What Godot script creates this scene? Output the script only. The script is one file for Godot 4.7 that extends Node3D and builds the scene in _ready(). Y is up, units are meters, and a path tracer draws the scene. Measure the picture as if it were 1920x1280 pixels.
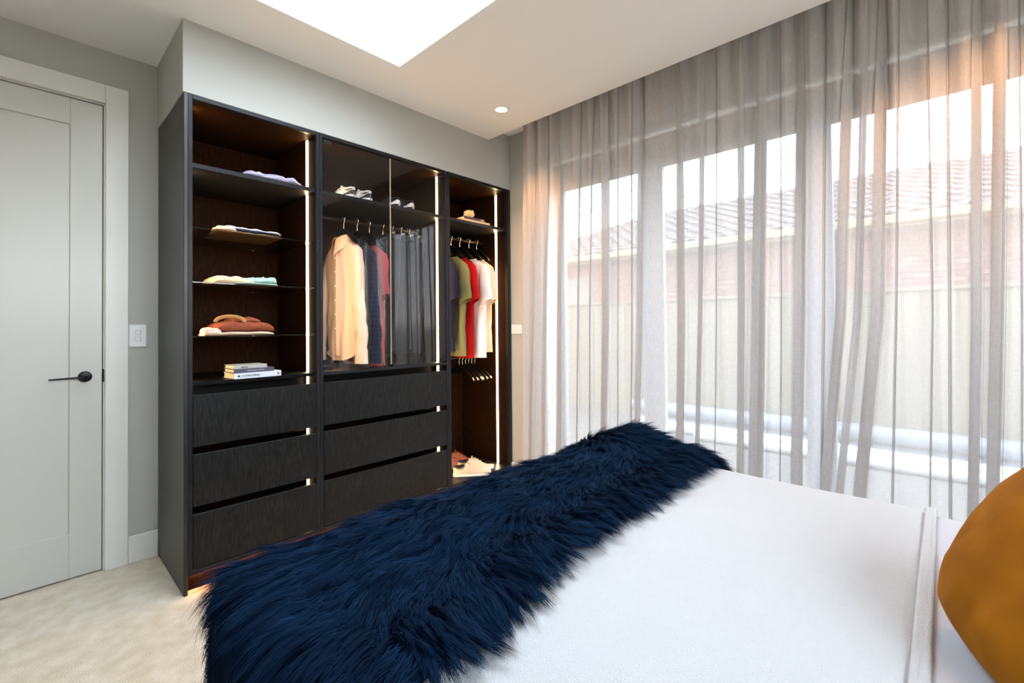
extends Node3D

# ---- measured frame of the room (metres; camera foot at the origin) ----
const CEIL := 2.6965
const BACK := -3.17
const FRONT := -2.5817
const WIN := 2.745
const PANE := 2.95
const TOP := 2.3513

var used := {}
var M := {}
var rng := RandomNumberGenerator.new()


# =====================================================================
# mesh builder: faces are given counter-clockwise seen from outside
# =====================================================================
class MB:
	var v := PackedVector3Array()
	var n := PackedVector3Array()
	var uv := PackedVector2Array()
	var ix := PackedInt32Array()

	func poly(p, away = null):
		var nn = (p[1] - p[0]).cross(p[2] - p[0])
		if nn.length_squared() < 1e-18 and p.size() > 3:
			nn = (p[2] - p[0]).cross(p[3] - p[0])
		nn = nn.normalized()
		var q = p
		if away != null:
			var c = Vector3.ZERO
			for a in p:
				c += a
			c /= p.size()
			if nn.dot(c - away) < 0:
				q = p.duplicate()
				q.reverse()
				nn = -nn
		var s = v.size()
		for a in q:
			v.append(a)
			n.append(nn)
			var ax = nn.abs()
			uv.append(Vector2(a.z, a.y) if ax.x > ax.y and ax.x > ax.z else Vector2(a.x, a.z) if ax.y > ax.z else Vector2(a.x, a.y))
		for i in range(1, q.size() - 1):
			ix.append_array([s, s + i + 1, s + i])

	func box(lo, hi, r = 0.002, xf = null):
		var c = (lo + hi) / 2.0
		var h = (hi - lo) / 2.0
		r = min(r, min(h.x, min(h.y, h.z)) * 0.8)
		var pt = func(s, ax):
			var q = Vector3(s.x * (h.x - r), s.y * (h.y - r), s.z * (h.z - r))
			q[ax] = s[ax] * h[ax]
			q += c
			return xf * q if xf != null else q
		var mid = xf * c if xf != null else c
		for a in 3:
			var b = (a + 1) % 3
			var d = (a + 2) % 3
			for sa in [-1, 1]:
				var f = []
				for k in [[-1, -1], [1, -1], [1, 1], [-1, 1]]:
					var s = Vector3()
					s[a] = sa
					s[b] = k[0]
					s[d] = k[1]
					f.append(pt.call(s, a))
				poly(f, mid)
			if r <= 0.0:
				continue
			for sa in [-1, 1]:
				for sb in [-1, 1]:
					var s1 = Vector3()
					s1[a] = sa
					s1[b] = sb
					s1[d] = -1
					var s2 = s1
					s2[d] = 1
					poly([pt.call(s1, a), pt.call(s2, a), pt.call(s2, b), pt.call(s1, b)], mid)
		if r > 0.0:
			for sx in [-1, 1]:
				for sy in [-1, 1]:
					for sz in [-1, 1]:
						var s = Vector3(sx, sy, sz)
						poly([pt.call(s, 0), pt.call(s, 1), pt.call(s, 2)], mid)
		return self

	# rows: array of PackedVector3Array of equal length
	func grid(rows, wrap_j = false, flip = false, us = 1.0, vs = 1.0):
		var R = rows.size()
		var C = rows[0].size()
		var acc = PackedVector3Array()
		acc.resize(R * C)
		var s = v.size()
		var cj = C if wrap_j else C - 1
		var cells = []
		for i in R - 1:
			for j in cj:
				var j2 = (j + 1) % C
				var a = rows[i][j]
				var b = rows[i][j2]
				var c = rows[i + 1][j2]
				var d = rows[i + 1][j]
				var nn = (c - a).cross(d - b)
				if flip:
					nn = -nn
				acc[i * C + j] += nn
				acc[i * C + j2] += nn
				acc[(i + 1) * C + j2] += nn
				acc[(i + 1) * C + j] += nn
				var A = s + i * C + j
				var B = s + i * C + j2
				var Cc = s + (i + 1) * C + j2
				var D = s + (i + 1) * C + j
				if flip:
					ix.append_array([A, B, Cc, A, Cc, D])
				else:
					ix.append_array([A, Cc, B, A, D, Cc])
		for i in R:
			for j in C:
				v.append(rows[i][j])
				n.append(acc[i * C + j].normalized())
				uv.append(Vector2(j * us / max(C - 1, 1), i * vs / max(R - 1, 1)))
		return self

	func fan(ring, toward):
		var c = Vector3.ZERO
		for p in ring:
			c += p
		c /= ring.size()
		for j in ring.size():
			poly([c, ring[j], ring[(j + 1) % ring.size()]], c - toward)

	func tube(path, rad, seg = 8, caps = true, sq = 1.0):
		var rows = []
		var up = Vector3.UP
		var t0 = (path[1] - path[0]).normalized()
		if abs(t0.dot(up)) > 0.95:
			up = Vector3.RIGHT
		var side = t0.cross(up).normalized()
		for i in path.size():
			var t = (path[min(i + 1, path.size() - 1)] - path[max(i - 1, 0)]).normalized()
			side = (side - t * side.dot(t)).normalized()
			var w = t.cross(side)
			var r = rad[i] if rad is Array else rad
			var row = PackedVector3Array()
			for k in seg:
				var a = TAU * k / seg
				row.append(path[i] + side * cos(a) * r + w * sin(a) * r * sq)
			rows.append(row)
		grid(rows, true, false)
		if caps:
			fan(rows[0], path[0] - path[1])
			fan(rows[-1], path[-1] - path[-2])
		return self

	func lathe(prof, xf = Transform3D(), seg = 24):
		var rows = []
		for p in prof:
			var row = PackedVector3Array()
			for k in seg:
				var a = TAU * k / seg
				row.append(xf * Vector3(cos(a) * p.x, p.y, sin(a) * p.x))
			rows.append(row)
		grid(rows, true, true)
		return self

	func mesh():
		var a = []
		a.resize(Mesh.ARRAY_MAX)
		a[Mesh.ARRAY_VERTEX] = v
		a[Mesh.ARRAY_NORMAL] = n
		a[Mesh.ARRAY_TEX_UV] = uv
		a[Mesh.ARRAY_INDEX] = ix
		var m = ArrayMesh.new()
		m.add_surface_from_arrays(Mesh.PRIMITIVE_TRIANGLES, a)
		return m


# =====================================================================
# node helpers
# =====================================================================
func numbered(parent, called):
	var key = str(parent.get_instance_id()) + called
	var k = used.get(key, 0)
	used[key] = k + 1
	return called if k == 0 else "%s_%03d" % [called, k]


func tag(o, label, category, group = ""):
	o.set_meta("label", label)
	o.set_meta("category", category)
	if group:
		o.set_meta("group", group)
	return o


func thing(called, label, category, at = Vector3.ZERO, turn = 0.0, group = ""):
	var o = Node3D.new()
	o.name = numbered(self, called)
	add_child(o)
	o.position = at
	o.rotation.y = turn
	return tag(o, label, category, group)


func part(called, mb, m, parent, at = Vector3.ZERO):
	var o = MeshInstance3D.new()
	o.mesh = mb.mesh() if mb is MB else mb
	o.material_override = m
	o.name = numbered(parent, called)
	o.position = at
	parent.add_child(o)
	return o


func solo(called, mb, m, label, category, group = ""):
	return tag(part(called, mb, m, self), label, category, group)


func struct(called, mb, m, parent = self):
	var o = part(called, mb, m, parent)
	if parent == self:
		o.set_meta("kind", "structure")
	return o


func frame(called):
	var o = Node3D.new()
	o.name = numbered(self, called)
	add_child(o)
	o.set_meta("kind", "structure")
	return o


func bx(x0, y0, z0, x1, y1, z1, r = 0.002):
	return MB.new().box(Vector3(x0, y0, z0), Vector3(x1, y1, z1), r)


# =====================================================================
# materials
# =====================================================================
func mat(col, rough = 0.6, spec = 0.5):
	var m = StandardMaterial3D.new()
	m.albedo_color = col
	m.roughness = rough
	m.metallic_specular = spec
	return m


func lin(r, g, b):
	return Color(r, g, b).linear_to_srgb()


func noise_tex(size, freq, seed_, octaves = 4, normal = false, bump = 4.0, kind = FastNoiseLite.TYPE_SIMPLEX_SMOOTH):
	var f = FastNoiseLite.new()
	f.seed = seed_
	f.frequency = freq
	f.noise_type = kind
	f.fractal_octaves = octaves
	var t = NoiseTexture2D.new()
	t.width = size
	t.height = size
	t.noise = f
	t.seamless = true
	t.as_normal_map = normal
	t.bump_strength = bump
	return t


func cloth(col, sheen = 0.3, scale = 60.0, rough = 0.9):
	var m = mat(col, rough, 0.2)
	m.rim_enabled = true
	m.rim = sheen
	m.rim_tint = 0.6
	m.normal_enabled = true
	m.normal_texture = M.weave
	m.normal_scale = 0.35
	m.uv1_triplanar = true
	m.uv1_scale = Vector3.ONE * scale
	return m


func wood_image(dark, light, seed_):
	var f = FastNoiseLite.new()
	f.seed = seed_
	f.frequency = 1.0
	f.fractal_octaves = 3
	var g = FastNoiseLite.new()
	g.seed = seed_ + 7
	g.frequency = 1.0
	g.fractal_octaves = 2
	var W = 512
	var H = 512
	var im = Image.create(W, H, false, Image.FORMAT_RGB8)
	for y in H:
		for x in W:
			var u = float(x) / W
			var w = float(y) / H
			var warp = g.get_noise_2d(u * 5.0, w * 2.2) * 0.16
			var ring = 0.5 + 0.5 * sin((u + warp) * 95.0 + g.get_noise_2d(u * 2.0, w * 1.2) * 9.0)
			var pore = f.get_noise_2d(u * 170.0, w * 7.0) * 0.5 + 0.5
			var k = clamp(0.25 * ring + 0.75 * pore * pore * 1.5, 0.0, 1.0)
			im.set_pixel(x, y, dark.lerp(light, k))
	return ImageTexture.create_from_image(im)


func wood(tex, tint, rough = 0.42):
	var m = mat(tint, rough, 0.34)
	m.albedo_texture = tex
	m.uv1_triplanar = true
	m.uv1_world_triplanar = true
	m.uv1_triplanar_sharpness = 8.0
	m.uv1_scale = Vector3(2.2, 1.1, 2.2)
	return m


func make_materials():
	M.weave = noise_tex(256, 0.12, 3, 3, true, 3.0, FastNoiseLite.TYPE_CELLULAR)
	M.wall = mat(Color8(187, 186, 179), 0.85, 0.2)
	M.wall.normal_enabled = true
	M.wall.normal_texture = noise_tex(256, 0.08, 11, 3, true, 1.0)
	M.wall.normal_scale = 0.06
	M.wall.uv1_triplanar = true
	M.wall.uv1_scale = Vector3.ONE * 4.0
	M.ceil = mat(Color8(248, 246, 242), 0.9, 0.1)
	M.gloss = mat(Color8(202, 200, 191), 0.35, 0.5)
	M.trim = mat(Color8(224, 222, 214), 0.4, 0.5)
	M.plastic = mat(Color8(236, 236, 234), 0.35, 0.5)
	M.plastic_grey = mat(Color8(190, 190, 188), 0.4, 0.5)
	var wt = wood_image(Color8(8, 8, 8), Color8(26, 26, 27), 5)
	M.wood = wood(wood_image(Color8(5, 5, 5), Color8(48, 46, 45), 25), Color(1, 1, 1), 0.42)
	M.edge = wood(wood_image(Color8(18, 19, 21), Color8(40, 42, 46), 6), Color(1, 1, 1), 0.38)
	M.edge.uv1_scale = Vector3(1.3, 0.6, 1.3)
	M.panel = mat(Color8(58, 55, 51), 0.38, 0.5)
	M.panel.albedo_texture = wt
	M.panel.albedo_color = Color(1.5, 1.42, 1.3)
	M.panel.uv1_triplanar = true
	M.panel.uv1_world_triplanar = true
	M.panel.uv1_scale = Vector3(1.5, 0.5, 1.5)
	var wi = wood_image(Color8(24, 14, 7), Color8(56, 34, 16), 9)
	M.inner = wood(wi, Color(1, 1, 1), 0.5)
	M.inner.metallic_specular = 0.12
	M.black = mat(Color8(12, 12, 12), 0.5, 0.4)
	M.jet = mat(Color8(5, 5, 5), 0.4, 0.25)
	M.black_metal = mat(Color8(26, 23, 21), 0.35, 0.5)
	M.black_metal.metallic = 0.6
	M.chrome = mat(Color8(225, 222, 215), 0.18, 0.5)
	M.chrome.metallic = 1.0
	M.rail = mat(Color8(70, 60, 52), 0.3, 0.5)
	M.rail.metallic = 0.9
	M.smoke = mat(Color(0.05, 0.045, 0.042, 0.16), 0.03, 0.5)
	M.smoke.transparency = BaseMaterial3D.TRANSPARENCY_ALPHA
	M.glass_edge = mat(Color8(168, 150, 130), 0.2, 0.5)
	M.tint = mat(Color(0.03, 0.025, 0.022, 0.42), 0.03, 0.5)
	M.tint.transparency = BaseMaterial3D.TRANSPARENCY_ALPHA
	M.pane = mat(Color(0.9, 0.95, 0.95, 0.04), 0.0, 0.5)
	M.pane.transparency = BaseMaterial3D.TRANSPARENCY_ALPHA
	M.led = mat(Color8(255, 226, 180), 0.6, 0.3)
	M.led.emission_enabled = true
	M.led.emission = Color8(255, 224, 176)
	M.led.emission_energy_multiplier = 8.0
	M.lamp = mat(Color8(255, 240, 220), 0.5, 0.3)
	M.lamp.emission_enabled = true
	M.lamp.emission = Color8(255, 226, 185)
	M.lamp.emission_energy_multiplier = 3.0
	# carpet
	var ramp = Gradient.new()
	ramp.set_color(0, Color8(220, 203, 175))
	ramp.set_color(1, Color8(244, 232, 212))
	var ct = noise_tex(512, 0.012, 21, 5)
	ct.color_ramp = ramp
	M.carpet = mat(Color(1, 1, 1), 1.0, 0.1)
	M.carpet.albedo_texture = ct
	M.carpet.uv1_triplanar = true
	M.carpet.uv1_scale = Vector3.ONE * 1.5
	M.carpet.rim_enabled = true
	M.carpet.rim = 0.4
	M.carpet.heightmap_enabled = true
	M.carpet.heightmap_texture = noise_tex(512, 0.22, 22, 3)
	M.carpet.heightmap_scale = 0.6
	# bedding
	M.cover = cloth(Color8(186, 188, 189), 0.2, 9.0)
	M.cover.normal_texture = noise_tex(512, 0.07, 31, 3, true, 5.0)
	M.cover.normal_scale = 1.0
	M.cover.uv1_scale = Vector3.ONE * 6.0
	M.sheet = cloth(Color8(184, 184, 189), 0.15, 40.0)
	M.velvet = cloth(Color8(156, 95, 14), 1.0, 20.0, 0.75)
	M.velvet.normal_texture = noise_tex(256, 0.03, 41, 4, true, 3.0)
	var vr = Gradient.new()
	vr.set_color(0, Color8(190, 184, 170))
	vr.set_color(1, Color8(255, 255, 255))
	var vt = noise_tex(256, 0.012, 43, 4)
	vt.color_ramp = vr
	M.velvet.albedo_color = Color8(166, 103, 17)
	M.velvet.rim = 0.5
	M.velvet.rim_tint = 1.0
	M.velvet.albedo_texture = vt
	M.velvet.uv1_scale = Vector3.ONE * 2.2
	M.velvet.normal_scale = 0.25
	M.bedbase = cloth(Color8(120, 116, 110), 0.2)
	M.furbase = mat(lin(0.004, 0.011, 0.028), 1.0, 0.1)
	M.fur = mat(Color(1, 1, 1), 0.6, 0.08)
	M.fur.vertex_color_use_as_albedo = true
	# sheer curtain: open weave with slubs, partly see-through
	var sw = Image.create(256, 256, false, Image.FORMAT_RGBA8)
	var fn = FastNoiseLite.new()
	fn.seed = 77
	fn.frequency = 1.0
	fn.fractal_octaves = 2
	for y in 256:
		for x in 256:
			var a = 0.78 + 0.09 * fn.get_noise_2d(x * 0.45, y * 0.018) + 0.10 * fn.get_noise_2d(x * 0.018 + 90.0, y * 0.45)
			sw.set_pixel(x, y, Color(1, 1, 1, clamp(a, 0.2, 0.95)))
	M.sheer = mat(Color8(197, 193, 190), 0.9, 0.15)
	M.sheer.albedo_texture = ImageTexture.create_from_image(sw)
	M.sheer.transparency = BaseMaterial3D.TRANSPARENCY_ALPHA
	M.sheer.cull_mode = BaseMaterial3D.CULL_DISABLED
	M.sheer.backlight_enabled = true
	M.sheer.backlight = Color(0.49, 0.488, 0.485)
	# outside
	M.timber = wood(wood_image(Color8(96, 72, 54), Color8(140, 110, 84), 15), Color(1, 1, 1), 0.55)
	M.timber.uv1_scale = Vector3(0.9, 4.0, 0.9)
	M.alum = mat(Color8(186, 188, 194), 0.4, 0.5)
	M.fence = mat(Color8(132, 123, 105), 0.8, 0.2)
	M.fence2 = mat(Color8(124, 115, 98), 0.8, 0.2)
	M.brick = mat(Color8(130, 98, 88), 0.9, 0.2)
	M.brick2 = mat(Color8(142, 114, 102), 0.9, 0.2)
	M.mortar = mat(Color8(140, 134, 126), 0.95, 0.1)
	M.roof = mat(Color8(108, 98, 96), 0.8, 0.2)
	M.gutter = mat(Color8(150, 139, 112), 0.6, 0.3)
	M.paving = mat(Color8(108, 104, 100), 0.9, 0.2)
	M.paving.normal_enabled = true
	M.paving.normal_texture = noise_tex(256, 0.1, 51, 4, true, 3.0)
	M.paving.uv1_triplanar = true
	M.pipe = mat(Color8(128, 134, 142), 0.5, 0.4)
	M.pipe_white = mat(Color8(196, 198, 200), 0.5, 0.4)
	M.page = mat(Color8(236, 222, 196), 0.85, 0.2)
	M.ink = mat(Color8(24, 24, 26), 0.8, 0.2)
	M.ink_pale = mat(Color8(206, 208, 214), 0.8, 0.2)


# =====================================================================
func _ready():
	rng.seed = 1234
	# --- camera: 16 mm-like lens with a slight shift ---
	var cam = Camera3D.new()
	cam.name = "camera"
	cam.projection = Camera3D.PROJECTION_FRUSTUM
	cam.near = 0.05
	cam.far = 100.0
	var fpx = 862.84
	cam.size = cam.near * 1280.0 / fpx
	cam.frustum_offset = Vector2(0.0, -(640.0 - 598.26) / fpx * cam.near)
	cam.transform = Transform3D(Basis(Vector3.UP, deg_to_rad(-46.852)) * Basis(Vector3.RIGHT, deg_to_rad(0.788)) * Basis(Vector3.BACK, deg_to_rad(-0.5375)), Vector3(0, 1.24, 0))
	add_child(cam)
	cam.current = true

	# --- overcast sky, exposure ---
	var env = Environment.new()
	env.background_mode = Environment.BG_SKY
	var sm = ProceduralSkyMaterial.new()
	sm.sky_top_color = Color(0.86, 0.93, 1.0)
	sm.sky_horizon_color = Color(1.0, 1.0, 1.0)
	sm.ground_bottom_color = Color(0.5, 0.48, 0.45)
	sm.ground_horizon_color = Color(0.7, 0.7, 0.7)
	sm.sky_energy_multiplier = 1.0
	env.sky = Sky.new()
	env.sky.sky_material = sm
	env.background_energy_multiplier = 15.5
	env.tonemap_mode = Environment.TONE_MAPPER_LINEAR
	env.tonemap_exposure = 1.06
	env.sdfgi_enabled = true
	env.ssao_enabled = true
	env.ssil_enabled = true
	var we = WorldEnvironment.new()
	we.name = "world_environment"
	we.environment = env
	add_child(we)

	make_materials()
	build_room()
	build_outside()
	build_wardrobe()
	build_bed()
	build_curtain()
	build_throw()
	build_clothes()
	build_small_things()


func spot(called, at, energy, angle, col):
	var l = SpotLight3D.new()
	l.name = called
	l.position = at
	l.rotation.x = -PI / 2
	l.light_color = col
	l.light_energy = energy
	l.spot_angle = angle
	l.spot_angle_attenuation = 0.6
	l.spot_range = 8.0
	l.spot_attenuation = 2.0
	l.light_size = 0.035
	l.shadow_enabled = true
	add_child(l)


func area(called, at, basis, size, energy, col):
	var l = AreaLight3D.new()
	l.name = called
	l.transform = Transform3D(basis, at)
	l.area_size = size
	l.light_color = col
	l.light_energy = energy
	l.area_range = 6.0
	l.area_attenuation = 2.0
	l.shadow_enabled = true
	add_child(l)


# =====================================================================
func build_room():
	struct("floor", bx(-1.7, -0.12, BACK - 0.1, 2.99, 0.0, 1.3, 0.0), M.carpet)
	# ceiling with a skylight shaft and a curtain recess along the window
	var c = MB.new()
	var x0 = -1.7
	var sx0 = 0.3
	var sx1 = 1.446
	var sz0 = -2.202
	var sz1 = -0.8
	var ct = CEIL + 0.1
	c.box(Vector3(x0, CEIL, BACK - 0.1), Vector3(2.4998, ct, sz0), 0.0)
	c.box(Vector3(x0, CEIL, sz1), Vector3(2.4998, ct, 1.3), 0.0)
	c.box(Vector3(x0, CEIL, sz0), Vector3(sx0, ct, sz1), 0.0)
	c.box(Vector3(sx1, CEIL, sz0), Vector3(2.4998, ct, sz1), 0.0)
	c.box(Vector3(2.4998, ct, BACK - 0.1), Vector3(3.1, ct + 0.08, 1.3), 0.0)
	var sh = 3.15
	c.box(Vector3(sx0 - 0.05, ct, sz0 - 0.05), Vector3(sx0, sh, sz1 + 0.05), 0.0)
	c.box(Vector3(sx1, ct, sz0 - 0.05), Vector3(sx1 + 0.05, sh, sz1 + 0.05), 0.0)
	c.box(Vector3(sx0, ct, sz0 - 0.05), Vector3(sx1, sh, sz0), 0.0)
	c.box(Vector3(sx0, ct, sz1), Vector3(sx1, sh, sz1 + 0.05), 0.0)
	struct("ceiling", c, M.ceil)
	var sk = frame("window_2")
	part("pane", bx(sx0 - 0.05, sh, sz0 - 0.05, sx1 + 0.05, sh + 0.008, sz1 + 0.05, 0.0), M.pane, sk)
	# walls
	var w = MB.new()
	w.box(Vector3(x0, 0, BACK - 0.1), Vector3(-0.545, CEIL, BACK), 0.0)
	w.box(Vector3(-0.545, 2.42, BACK - 0.1), Vector3(0.30, CEIL, BACK), 0.0)
	w.box(Vector3(0.30, 0, BACK - 0.1), Vector3(3.1, CEIL, BACK), 0.0)
	struct("wall_back", w, M.wall)
	struct("wall_left", bx(x0 - 0.1, 0, BACK - 0.1, x0, CEIL, 1.3, 0.0), M.wall)
	w = MB.new()
	w.box(Vector3(x0 - 0.1, 0, 1.3), Vector3(3.1, 1.45, 1.4), 0.0)
	w.box(Vector3(x0 - 0.1, 2.45, 1.3), Vector3(3.1, CEIL, 1.4), 0.0)
	w.box(Vector3(x0 - 0.1, 1.45, 1.3), Vector3(-0.3, 2.45, 1.4), 0.0)
	w.box(Vector3(1.9, 1.45, 1.3), Vector3(3.1, 2.45, 1.4), 0.0)
	struct("wall_front", w, M.wall)
	var wf = frame("window_3")
	part("pane", bx(-0.3, 1.45, 1.35, 1.9, 2.45, 1.356, 0.0), M.pane, wf)
	for q in [[-0.3, 1.45, 1.9, 1.49], [-0.3, 2.41, 1.9, 2.45], [-0.3, 1.49, -0.26, 2.41], [1.86, 1.49, 1.9, 2.41]]:
		part("frame", bx(q[0], q[1], 1.33, q[2], q[3], 1.38, 0.002), M.trim, wf)
	w = MB.new()
	w.box(Vector3(WIN, 0, BACK), Vector3(2.99, ct, -2.26), 0.0)
	w.box(Vector3(WIN, 2.454, -2.26), Vector3(2.99, ct, 0.95), 0.0)
	w.box(Vector3(WIN, 0, 0.95), Vector3(2.99, ct, 1.3), 0.0)
	struct("wall_right", w, M.wall)
	struct("wall_bulkhead", bx(0.513, TOP, BACK, WIN, ct, FRONT + 0.003, 0.002), M.wall)
	struct("baseboard_back", bx(0.39, 0, BACK, 0.518, 0.143, BACK + 0.014, 0.003), M.trim)
	struct("baseboard_right", bx(WIN - 0.014, 0, FRONT, WIN, 0.13, -2.27, 0.003), M.trim)
	# door
	var d = frame("door_1")
	var zf = BACK - 0.008
	var zb = BACK - 0.046
	part("stile", bx(0.165, 0.008, zb, 0.287, 2.403, zf, 0.002), M.gloss, d)
	part("stile", bx(-0.535, 0.008, zb, -0.413, 2.403, zf, 0.002), M.gloss, d)
	part("top_rail", bx(-0.413, 2.272, zb, 0.165, 2.403, zf, 0.002), M.gloss, d)
	part("bottom_rail", bx(-0.413, 0.008, zb, 0.165, 0.228, zf, 0.002), M.gloss, d)
	part("panel", bx(-0.42, 0.22, zb, 0.172, 2.28, zf - 0.011, 0.001), M.gloss, d)
	part("door_stop", bx(-0.55, 0, BACK - 0.1, 0.31, 2.43, zb - 0.004, 0.0), M.trim, d)
	var hd = part("handle", MB.new().lathe([Vector2(0, 0.012), Vector2(0.024, 0.012), Vector2(0.027, 0.009), Vector2(0.027, 0)], Transform3D(Basis(Vector3.RIGHT, PI / 2), Vector3(0.222, 1.002, zf)), 32), M.black_metal, d)
	var lv = MB.new()
	lv.tube([Vector3(0.222, 1.002, zf + 0.01), Vector3(0.222, 1.002, zf + 0.05), Vector3(0.217, 1.002, zf + 0.056), Vector3(0.205, 1.002, zf + 0.058), Vector3(0.09, 1.0, zf + 0.058)], [0.009, 0.009, 0.0085, 0.0065, 0.0042], 12, true, 0.9)
	part("lever", lv, M.black_metal, hd)
	part("strike_plate", bx(0.288, 0.97, BACK - 0.02, 0.2945, 1.035, BACK + 0.003, 0.001), M.black_metal, d)
	var jb = frame("trim_1")
	part("jamb", bx(0.2905, 0, BACK - 0.1, 0.30, 2.415, BACK, 0.001), M.trim, jb)
	part("jamb", bx(-0.545, 2.4065, BACK - 0.1, 0.30, 2.42, BACK, 0.001), M.trim, jb)
	part("jamb", bx(-0.545, 0, BACK - 0.1, -0.5385, 2.4065, BACK, 0.001), M.trim, jb)
	part("architrave", bx(0.296, 0, BACK, 0.39, 2.51, BACK + 0.019, 0.003), M.trim, jb)
	part("architrave", bx(-0.64, 2.412, BACK, 0.296, 2.51, BACK + 0.019, 0.003), M.trim, jb)
	part("architrave", bx(-0.64, 0, BACK, -0.545, 2.412, BACK + 0.019, 0.003), M.trim, jb)
	# window: sliding glazed doors in a deep reveal
	var n = frame("window_1")
	part("jamb", bx(WIN + 0.001, 0, -2.262, 2.99, 2.46, -2.215, 0.001), M.trim, n)
	part("jamb", bx(WIN + 0.001, 0, 0.92, 2.99, 2.46, 0.951, 0.001), M.trim, n)
	part("head", bx(2.90, 2.308, -2.215, 2.99, 2.46, 0.92, 0.002), M.timber, n)
	part("head_lining", bx(WIN - 0.012, 2.440, -2.25, 2.90, 2.462, 0.93, 0.002), M.timber, n)
	part("trim_strip", bx(WIN - 0.05, 2.432, -2.27, WIN - 0.001, 2.466, 0.98, 0.004), M.trim, n)
	part("sill", bx(2.86, 0, -2.215, 2.99, 0.05, 0.92, 0.002), M.alum, n)
	part("stile", bx(2.93, 0.05, -2.215, 2.97, 2.308, -2.176, 0.002), M.alum, n)
	for z in [[-1.512, -1.43, 2.955], [-1.43, -1.347, 2.925], [-0.547, -0.483, 2.925], [-0.483, -0.419, 2.955]]:
		part("stile", bx(z[2] - 0.02, 0.05, z[0], z[2] + 0.02, 2.308, z[1], 0.002), M.alum, n)
	part("stile", bx(2.93, 0.05, 0.86, 2.97, 2.308, 0.92, 0.002), M.alum, n)
	for z in [[-2.176, -1.512, 2.955], [-1.347, -0.547, 2.925], [-0.419, 0.86, 2.955]]:
		part("bottom_rail", bx(z[2] - 0.02, 0.05, z[0], z[2] + 0.02, 0.13, z[1], 0.002), M.alum, n)
		var pm = MB.new()
		pm.poly([Vector3(z[2], 0.13, z[0]), Vector3(z[2], 0.13, z[1]), Vector3(z[2], 2.308, z[1]), Vector3(z[2], 2.308, z[0])])
		part("pane", pm, M.pane, n)
	var pull = MB.new()
	var pp = []
	for k in 13:
		var a = PI * k / 12.0
		pp.append(Vector3(2.902, 1.235 - cos(a) * 0.058, -0.505 - sin(a) * 0.03))
	pull.tube(pp, 0.006, 10)
	part("pull_handle", pull, M.pipe_white, n)
	# ceiling lamps
	for p in [[Vector3(2.208, CEIL, -2.15), "small round recessed downlight glowing in the ceiling above the curtain end", 1.2], [Vector3(2.208, CEIL, 0.12), "small round recessed downlight out of frame above the cushion end of the bed", 1.25]]:
		var t = thing("downlight", p[1], "downlight", p[0])
		part("trim_ring", MB.new().lathe([Vector2(0.042, -0.001), Vector2(0.042, -0.004), Vector2(0.050, -0.003), Vector2(0.051, 0.0)], Transform3D(), 32), M.trim, t)
		part("lens", MB.new().lathe([Vector2(0.0, -0.0035), Vector2(0.025, -0.003), Vector2(0.0425, -0.002)], Transform3D(), 32), M.lamp, t)
		spot("downlight_lamp", p[0] - Vector3(0, 0.012, 0), p[2], 54.0, Color(1.0, 0.72, 0.45))
	# switches
	var s = thing("light_switch", "white two-button light switch plate on the wall beside the door frame", "light switch", Vector3(0.4295, 1.204, BACK))
	part("plate", bx(-0.0375, -0.061, 0, 0.0385, 0.061, 0.010, 0.006), M.plastic, s)
	for y in [0.017, -0.017]:
		part("button_surround", bx(-0.0125, y - 0.0125, 0.0095, 0.0125, y + 0.0125, 0.0108, 0.001), M.plastic_grey, s)
		part("button", bx(-0.0105, y - 0.0105, 0.0095, 0.0105, y + 0.0105, 0.0125, 0.003), M.plastic, s)
	s = thing("wall_plate", "white horizontal wall plate beside the right wardrobe panel at the curtain edge", "wall plate", Vector3(WIN, 1.21, -2.515))
	part("plate", bx(-0.012, -0.038, -0.058, 0, 0.038, 0.058, 0.003), M.plastic, s)
	part("switch_rocker", bx(-0.015, -0.012, 0.012, -0.010, 0.012, 0.032, 0.001), M.plastic, s)
	part("switch_rocker", bx(-0.015, -0.012, -0.032, -0.010, 0.012, -0.012, 0.001), M.plastic, s)


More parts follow.
